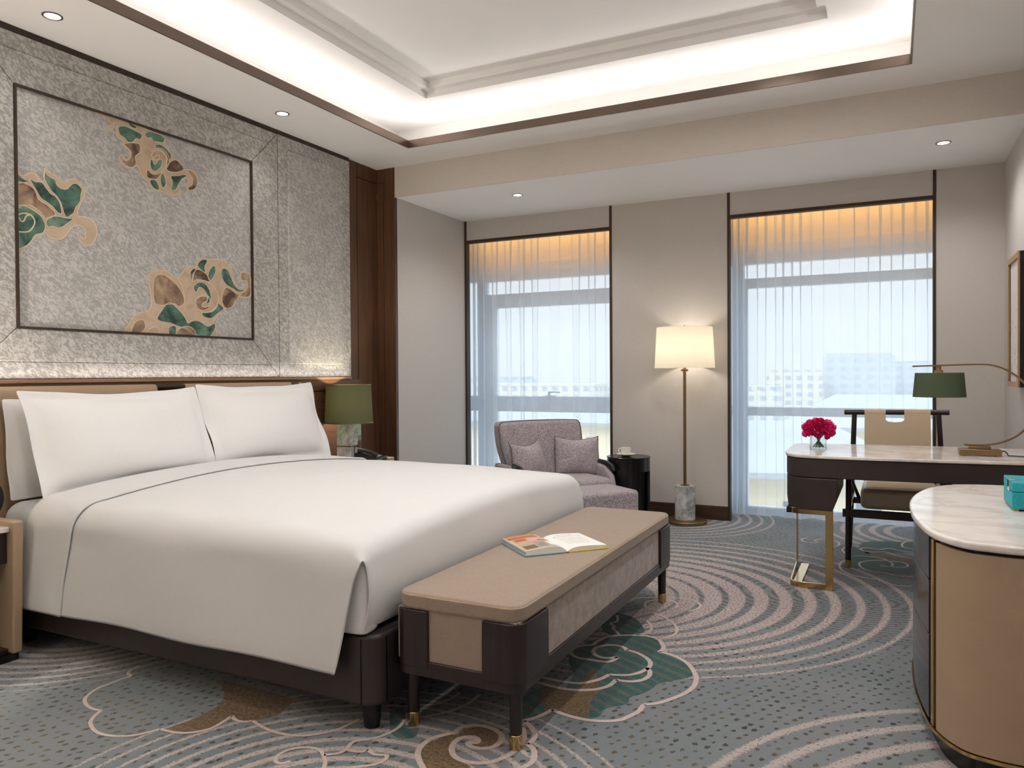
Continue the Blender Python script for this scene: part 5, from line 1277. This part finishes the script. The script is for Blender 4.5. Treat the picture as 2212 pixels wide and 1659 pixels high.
for i in range(18):
    a = 2*PI*i/18; r0 = 0.030*(0.6+0.4*(i % 2)); r1 = 0.045
    mb = MB(); mb.tube([(r0*math.cos(a+2.6), r0*math.sin(a+2.6), 0.003), (0.010*math.cos(a), 0.010*math.sin(a), 0.055), (r1*math.cos(a), r1*math.sin(a), 0.095)], 0.0024, 6); build(mb, 'stem', 'stem', t, local=True)
for i in range(8):
    a = 2*PI*i/8+0.3; c, s = math.cos(a), math.sin(a); rows = []
    for k in range(5):
        v = k/4; w_ = 0.007*math.sin(PI*v)+0.0005; r = 0.055+0.042*v; z = 0.070+0.055*v-0.03*v*v if i % 2 else 0.115+0.035*v
        r = r if i % 2 else 0.060+0.03*v
        rows.append([(r*c-w_*s, r*s+w_*c, z), (r*c, r*s, z-0.002), (r*c+w_*s, r*s-w_*c, z)])
    mb = MB(); mb.grid(rows); build(mb, 'leaf', 'leafm', t, local=True)

# desk lamp
dl = -1.45
t = thing('desk_lamp', 'brass desk lamp with curved flat arm and dark green shade on the desk', 'desk lamp', (4.0, dl, 0.728))
mb = MB(); mb.box(3.900, 4.090, dl-.055, dl+.055, 0.734, 0.762); mb.box(3.900, 3.925, dl-.055, dl+.055, 0.7285, 0.734); mb.box(4.065, 4.090, dl-.055, dl+.055, 0.7285, 0.734); build(mb, 'base', 'abrass', t, bevel=0.002)
mb = MB(); mb.box(3.945, 4.045, dl-.03, dl+.03, 0.762, 0.777); build(mb, 'base_block', 'abrass', t, bevel=0.0015)
arm = [(3.925, 0.782), (3.985, 0.782), (4.040, 0.786), (4.090, 0.799), (4.150, 0.829), (4.195, 0.872), (4.227, 0.925), (4.240, 0.99), (4.226, 1.055), (4.190, 1.112), (4.145, 1.155), (4.100, 1.184), (4.045, 1.203), (3.98, 1.207), (3.85, 1.204), (3.683, 1.200)]
mb = MB(); mb.bar([(x, dl, z) for x, z in catmull(arm, 5)], 0.030, 0.008, (0, 1, 0)); build(mb, 'arm', 'abrass', t, smooth=40)
mb = MB(); mb.cyl((3.808, dl, 1.150), (3.808, dl, 1.199), 0.012); mb.cyl((3.808, dl, 1.135), (3.808, dl, 1.178), 0.021); build(mb, 'socket', 'abrass', t, bevel=0.003)
mb = MB(); mb.lathe([(0.127, 1.034), (0.1155, 1.164), (0.1140, 1.164), (0.1255, 1.034), (0.127, 1.034)], (3.810, dl), 56, cap=False); sh_ = build(mb, 'lamp_shade', 'shade_green', t, smooth=40)
mb = MB(); mb.lathe([(0.1250, 1.035), (0.1132, 1.1635)], (3.810, dl), 56, cap=False); build(mb, 'shade_lining', 'shade_in', sh_)
mb = MB(); mb.cyl((3.697, dl, 1.150), (3.923, dl, 1.150), 0.002, n=6); mb.lathe([(0.0, 1.075), (0.018, 1.082), (0.024, 1.10), (0.012, 1.13), (0.010, 1.14)], (3.808, dl), 20); build(mb, 'bulb', 'china', t)
mb = MB(); mb.tube([(4.088, dl+.02, 0.748), (4.108, dl+.02, 0.752), (4.120, dl+.015, 0.742), (4.124, dl+.01, 0.7305), (4.15, dl, 0.7305), (4.20, dl-.02, 0.7305)], 0.0032, 8); build(mb, 'cord', 'plastic', t)
point('desk_lamp_bulb', (3.810, dl, 1.105), 0.5, (1.0, 0.88, 0.70), 0.03)

# ------------------------------------------------------------------ dresser
t = thing('dresser', 'rounded taupe leather dresser with marble top and dark glossy drawers', 'dresser', (3.95, -2.98, 0))
half = [(4.262, -2.318), (4.02, -2.318), (3.895, -2.335), (3.795, -2.395), (3.718, -2.520), (3.668, -2.700), (3.643, -2.890), (3.640, -3.04), (3.645, -3.200), (3.668, -3.395), (3.697, -3.515), (3.755, -3.605), (3.825, -3.635), (3.93, -3.645), (4.262, -3.645)]
oc = catmull(half, 5); ins = lambda d: inset(oc, d)
mb = MB(); mb.prism(oc, 0.663, 0.687); build(mb, 'marble_top', 'marble', t, bevel=0.008, seg=4)
body = inset(oc, 0.012)
mb = MB(); mb.prism(inset(oc, 0.030), 0.068, 0.662); build(mb, 'carcass', 'black', t)
mb = MB(); mb.prism(inset(oc, 0.040), 0.0, 0.068); build(mb, 'plinth', 'black', t)
mb = MB(); mb.prism(inset(oc, 0.008), 0.068, 0.078); build(mb, 'base_trim', 'brass', t)
ks = min(range(len(body)), key=lambda i: (Vector(body[i])-Vector((3.690, -3.450))).length)
inner = inset(oc, 0.030)
def shell(i0, i1, z0, z1, name, m, d=0.012, bev=0.002):
    o_ = inset(oc, d)[i0:i1+1]; i_ = inner[i0:i1+1]
    mb = MB(); mb.prism(o_+i_[::-1], z0, z1); return build(mb, name, m, t, bevel=bev, seg=2, smooth=35)
MT['gloss'] = plain('dark_gloss_lacquer', (52, 50, 54), 0.16, 0, 0.5, 0.05, 6)
k0 = 8
for z0, z1 in ((0.522, 0.655), (0.352, 0.518), (0.084, 0.348)): shell(k0, ks-1, z0, z1, 'drawer', 'gloss')
shell(ks, ks+1, 0.080, 0.655, 'brass_strip', 'brass', 0.011)
shell(ks+2, len(oc)-1, 0.080, 0.652, 'leather_panel', 'tleather')
# teal box
t = thing('jewellery_box', 'turquoise leather box with chrome catch on the marble dresser', 'box', (4.05, -2.90, 0.687))
mb = MB(); mb.box(3.953, 4.20, -3.010, -2.790, 0.693, 0.752); build(mb, 'body', 'teal', t, bevel=0.003)
mb = MB(); mb.box(3.953, 4.20, -3.010, -2.790, 0.7535, 0.786); build(mb, 'lid', 'teal', t, bevel=0.003)
mb = MB(); mb.box(3.9495, 3.9535, -2.955, -2.920, 0.750, 0.788); mb.box(3.950, 3.985, -2.955, -2.920, 0.7855, 0.789); build(mb, 'catch', 'chrome', t, bevel=0.001)
for x in (3.966, 4.187):
    for y in (-2.997, -2.803):
        mb = MB(); mb.box(x-.008, x+.008, y-.008, y+.008, 0.6872, 0.693); build(mb, 'foot', 'brass', t, bevel=0.001)

# ------------------------------------------------------------------ picture on the right wall
t = thing('framed_picture', 'framed blossom picture with gilt front and black sides on the right wall', 'picture', (4.27, -0.92, 1.08))
py0, py1, pz0, pz1 = -1.140, -0.712, 1.080, 1.832
mb = MB()
for b in ((py0, py0+.03, pz0, pz1), (py1-.03, py1, pz0, pz1), (py0+.03, py1-.03, pz0, pz0+.03), (py0+.03, py1-.03, pz1-.03, pz1)): mb.box(4.212, 4.27, *b)
build(mb, 'frame', 'plastic', t, smooth=0)
mb = MB()
for b in ((py0, py0+.030, pz0, pz1), (py1-.030, py1, pz0, pz1), (py0+.030, py1-.030, pz0, pz0+.030), (py0+.030, py1-.030, pz1-.030, pz1)): mb.box(4.204, 4.212, *b)
build(mb, 'gilt_edge', 'gold', t, smooth=0)
def blossom():
    m, nt, out = mat('blossom_print'); q = NB(nt); v = q.coords()
    s = q.n('ShaderNodeSeparateXYZ'); q.l(v, s.inputs[0])
    n1 = q.noise(v, 9, 6, 0.7, 1.0); n2 = q.noise(v, 22, 4, 0.7)
    low = q.math('MULTIPLY', q.math('SUBTRACT', 0.55, s.outputs['Z']), 0.20)
    k = q.ramp(q.math('ADD', n1, low), 0.60, 0.72); k2 = q.ramp(q.math('ADD', n2, low), 0.66, 0.72)
    c = q.mix(k, lin((226, 218, 216)), lin((206, 158, 148))); c = q.mix(k2, c, lin((120, 106, 108)))
    q.bsdf(out, c, 0.5, 0, 0.3); return m
MT['blossom'] = blossom()
mb = MB(); mb.box(4.216, 4.24, py0+.03, py1-.03, pz0+.03, pz1-.03); build(mb, 'print', 'blossom', t, smooth=0)

# ------------------------------------------------------------------ sheer curtains
def curtain(x0, x1, label, seed, bunch=0.26):
    rn = random.Random(seed); L = x1-x0
    nx, nz = 560, 16
    # phase: tight folds at the stacked left edge, loose folds elsewhere
    ph = [0.0]; step = L/nx
    wob = [rn.uniform(0, 6) for _ in range(4)]
    for i in range(nx):
        x = i*step
        lam = 0.052 if x < bunch else 0.165*(1+0.25*math.sin(5*x+wob[0])+0.15*math.sin(11*x+wob[1]))
        ph.append(ph[-1]+2*PI*step/lam)
    rows = []
    for k in range(nz+1):
        v = k/nz; z = 2.54-(2.54-0.012)*v
        r = []
        for i in range(nx+1):
            x = x0+i*step; p = ph[i]; b = 1 if (x-x0) < bunch else 0
            sway = 0.35*math.sin(1.3*v*PI+p*0.21+wob[2])*v
            A = (0.016+0.012*min(v*3, 1)) if not b else 0.040
            q = p+sway
            yy = 0.30+A*math.sin(q)+0.010*math.sin(q*0.37+wob[3]+v)
            xx = x+(0.030*(1-0.55*min(v*2.5, 1)) if not b else 0.012)*math.sin(2*q)
            zz = z
            if k == nz: zz = 0.010+0.004*math.sin(q*0.5); yy -= 0.02*(1+math.sin(q*0.31))*0.8
            r.append((min(max(xx, x0), x1), yy, zz))
        rows.append(r)
    mb = MB(); mb.grid(rows)
    o = build(mb, 'sheer_curtain', 'sheer', smooth=180)
    tag(o, label, 'curtain', 'sheer window curtains')
    mb = MB(); e = rows[-1]; mb.tube([(x, y, z+0.001) for x, y, z in e[::3]], 0.0012, 4); build(mb, 'hem', 'alu', o)
    mb = MB(); mb.box(x0, x1, 0.27, 0.33, 2.540, 2.558); build(mb, 'curtain_track', 'alu', o, smooth=0)
curtain(-0.17, 1.63, 'white sheer curtain over the window behind the armchair', 11, 0.24)
curtain(2.27, 4.02, 'white sheer curtain over the window behind the writing desk', 12, 0.24)

# ------------------------------------------------------------------ the town outside
mb = MB(); mb.box(-700, 500, 8, 900, -18.5, -18); o = build(mb, 'ground_outside', 'street', smooth=0); o['kind'] = 'structure'
def villa(cx, cy, w_, d_, ztop, label, rz):
    t = thing('villa', label, 'building', (cx, cy, -18), rz, 'cream villas below the windows'); H = ztop+18
    mb = MB(); mb.box(-w_/2, w_/2, -d_/2, d_/2, 0, H); build(mb, 'wall', 'cream_wall', t, local=True, smooth=0)
    mb = MB(); o_ = 0.9; mb.box(-w_/2-o_, w_/2+o_, -d_/2-o_, d_/2+o_, H, H+0.25)
    mb.hexa([(-w_/2-o_, -d_/2-o_, H+.25), (w_/2+o_, -d_/2-o_, H+.25), (w_/2+o_, d_/2+o_, H+.25), (-w_/2-o_, d_/2+o_, H+.25)], [(-w_/2+2.5, -.4, H+2.2), (w_/2-2.5, -.4, H+2.2), (w_/2-2.5, .4, H+2.2), (-w_/2+2.5, .4, H+2.2)])
    build(mb, 'roof', 'roof_tile', t, local=True, smooth=0)
    n = max(2, int(w_/2.6))
    for i in range(n):
        for fl in range(2):
            x = -w_/2+(i+0.5)*w_/n; z = H-2.6-fl*3.3
            mb = MB(); mb.box(x-.5, x+.5, -d_/2-.06, -d_/2+.05, z, z+1.5); build(mb, 'window', 'dark_win', t, local=True, smooth=0)
villa(-1.2, 33, 9, 8, -3.4, 'nearest cream villa with grey hipped roof seen low in the right window', 0.25)
villa(5.0, 52, 15, 9, -2.6, 'long cream villa behind the nearest one, seen through the right window', 0.05)
villa(-24.5, 62, 22, 9, -3.4, 'cream villa seen through the left window above the armchair', 0.0)
villa(-40, 85, 16, 10, -5.5, 'cream villa furthest left, seen at the edge of the left window', 0.3)
rn = random.Random(9)
def block(cx, cy, w_, d_, ztop, m, label):
    mb = MB(); mb.box(cx-w_/2, cx+w_/2, cy-d_/2, cy+d_/2, -18, ztop); mb.box(cx-w_/2+1, cx+w_/2-1, cy-d_/2+1, cy+d_/2-1, ztop, ztop+1.2)
    tag(build(mb, 'apartment_block', m, smooth=0), label, 'building', 'distant blocks on the hazy skyline')
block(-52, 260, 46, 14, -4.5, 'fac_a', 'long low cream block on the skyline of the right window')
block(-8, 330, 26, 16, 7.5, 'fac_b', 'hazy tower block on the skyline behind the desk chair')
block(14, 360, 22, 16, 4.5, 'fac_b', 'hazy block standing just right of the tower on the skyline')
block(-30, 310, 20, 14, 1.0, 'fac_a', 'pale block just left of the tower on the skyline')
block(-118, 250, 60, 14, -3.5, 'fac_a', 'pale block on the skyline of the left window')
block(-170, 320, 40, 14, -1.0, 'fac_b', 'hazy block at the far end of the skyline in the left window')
def tree(cx, cy, r, ztop, label):
    t = thing('tree', label, 'tree', (cx, cy, -18), 0, 'trees between the houses')
    mb = MB(); mb.tube([(0, 0, 0), (0.1, 0, (ztop+18)*0.7)], [0.25, 0.12], 8); build(mb, 'trunk', 'leafm', t, local=True)
    bm = bmesh.new(); bmesh.ops.create_icosphere(bm, subdivisions=3, radius=1)
    rr = random.Random(int(cx*10)); k = [rr.uniform(0, 6) for _ in range(3)]
    mb = MB()
    for v in bm.verts:
        f = 1+0.18*math.sin(5*v.co.x+k[0])*math.sin(5*v.co.y+k[1])+0.1*math.sin(9*v.co.z+k[2])
        mb.v.append((v.co.x*r*f, v.co.y*r*f, ztop+18-r*0.9+v.co.z*r*0.9*f))
    for f in bm.faces: mb.f.append(tuple(v.index for v in f.verts)); mb.m.append(0)
    bm.free(); build(mb, 'crown', 'foliage', t, local=True)
tree(-4.6, 26, 1.9, -5.2, 'grey-green tree left of the nearest villa in the right window')
tree(2.2, 27, 2.2, -5.8, 'grey-green tree right of the nearest villa in the right window')
tree(-13.5, 44, 2.4, -6.0, 'grey-green tree beside the cream villa in the left window')
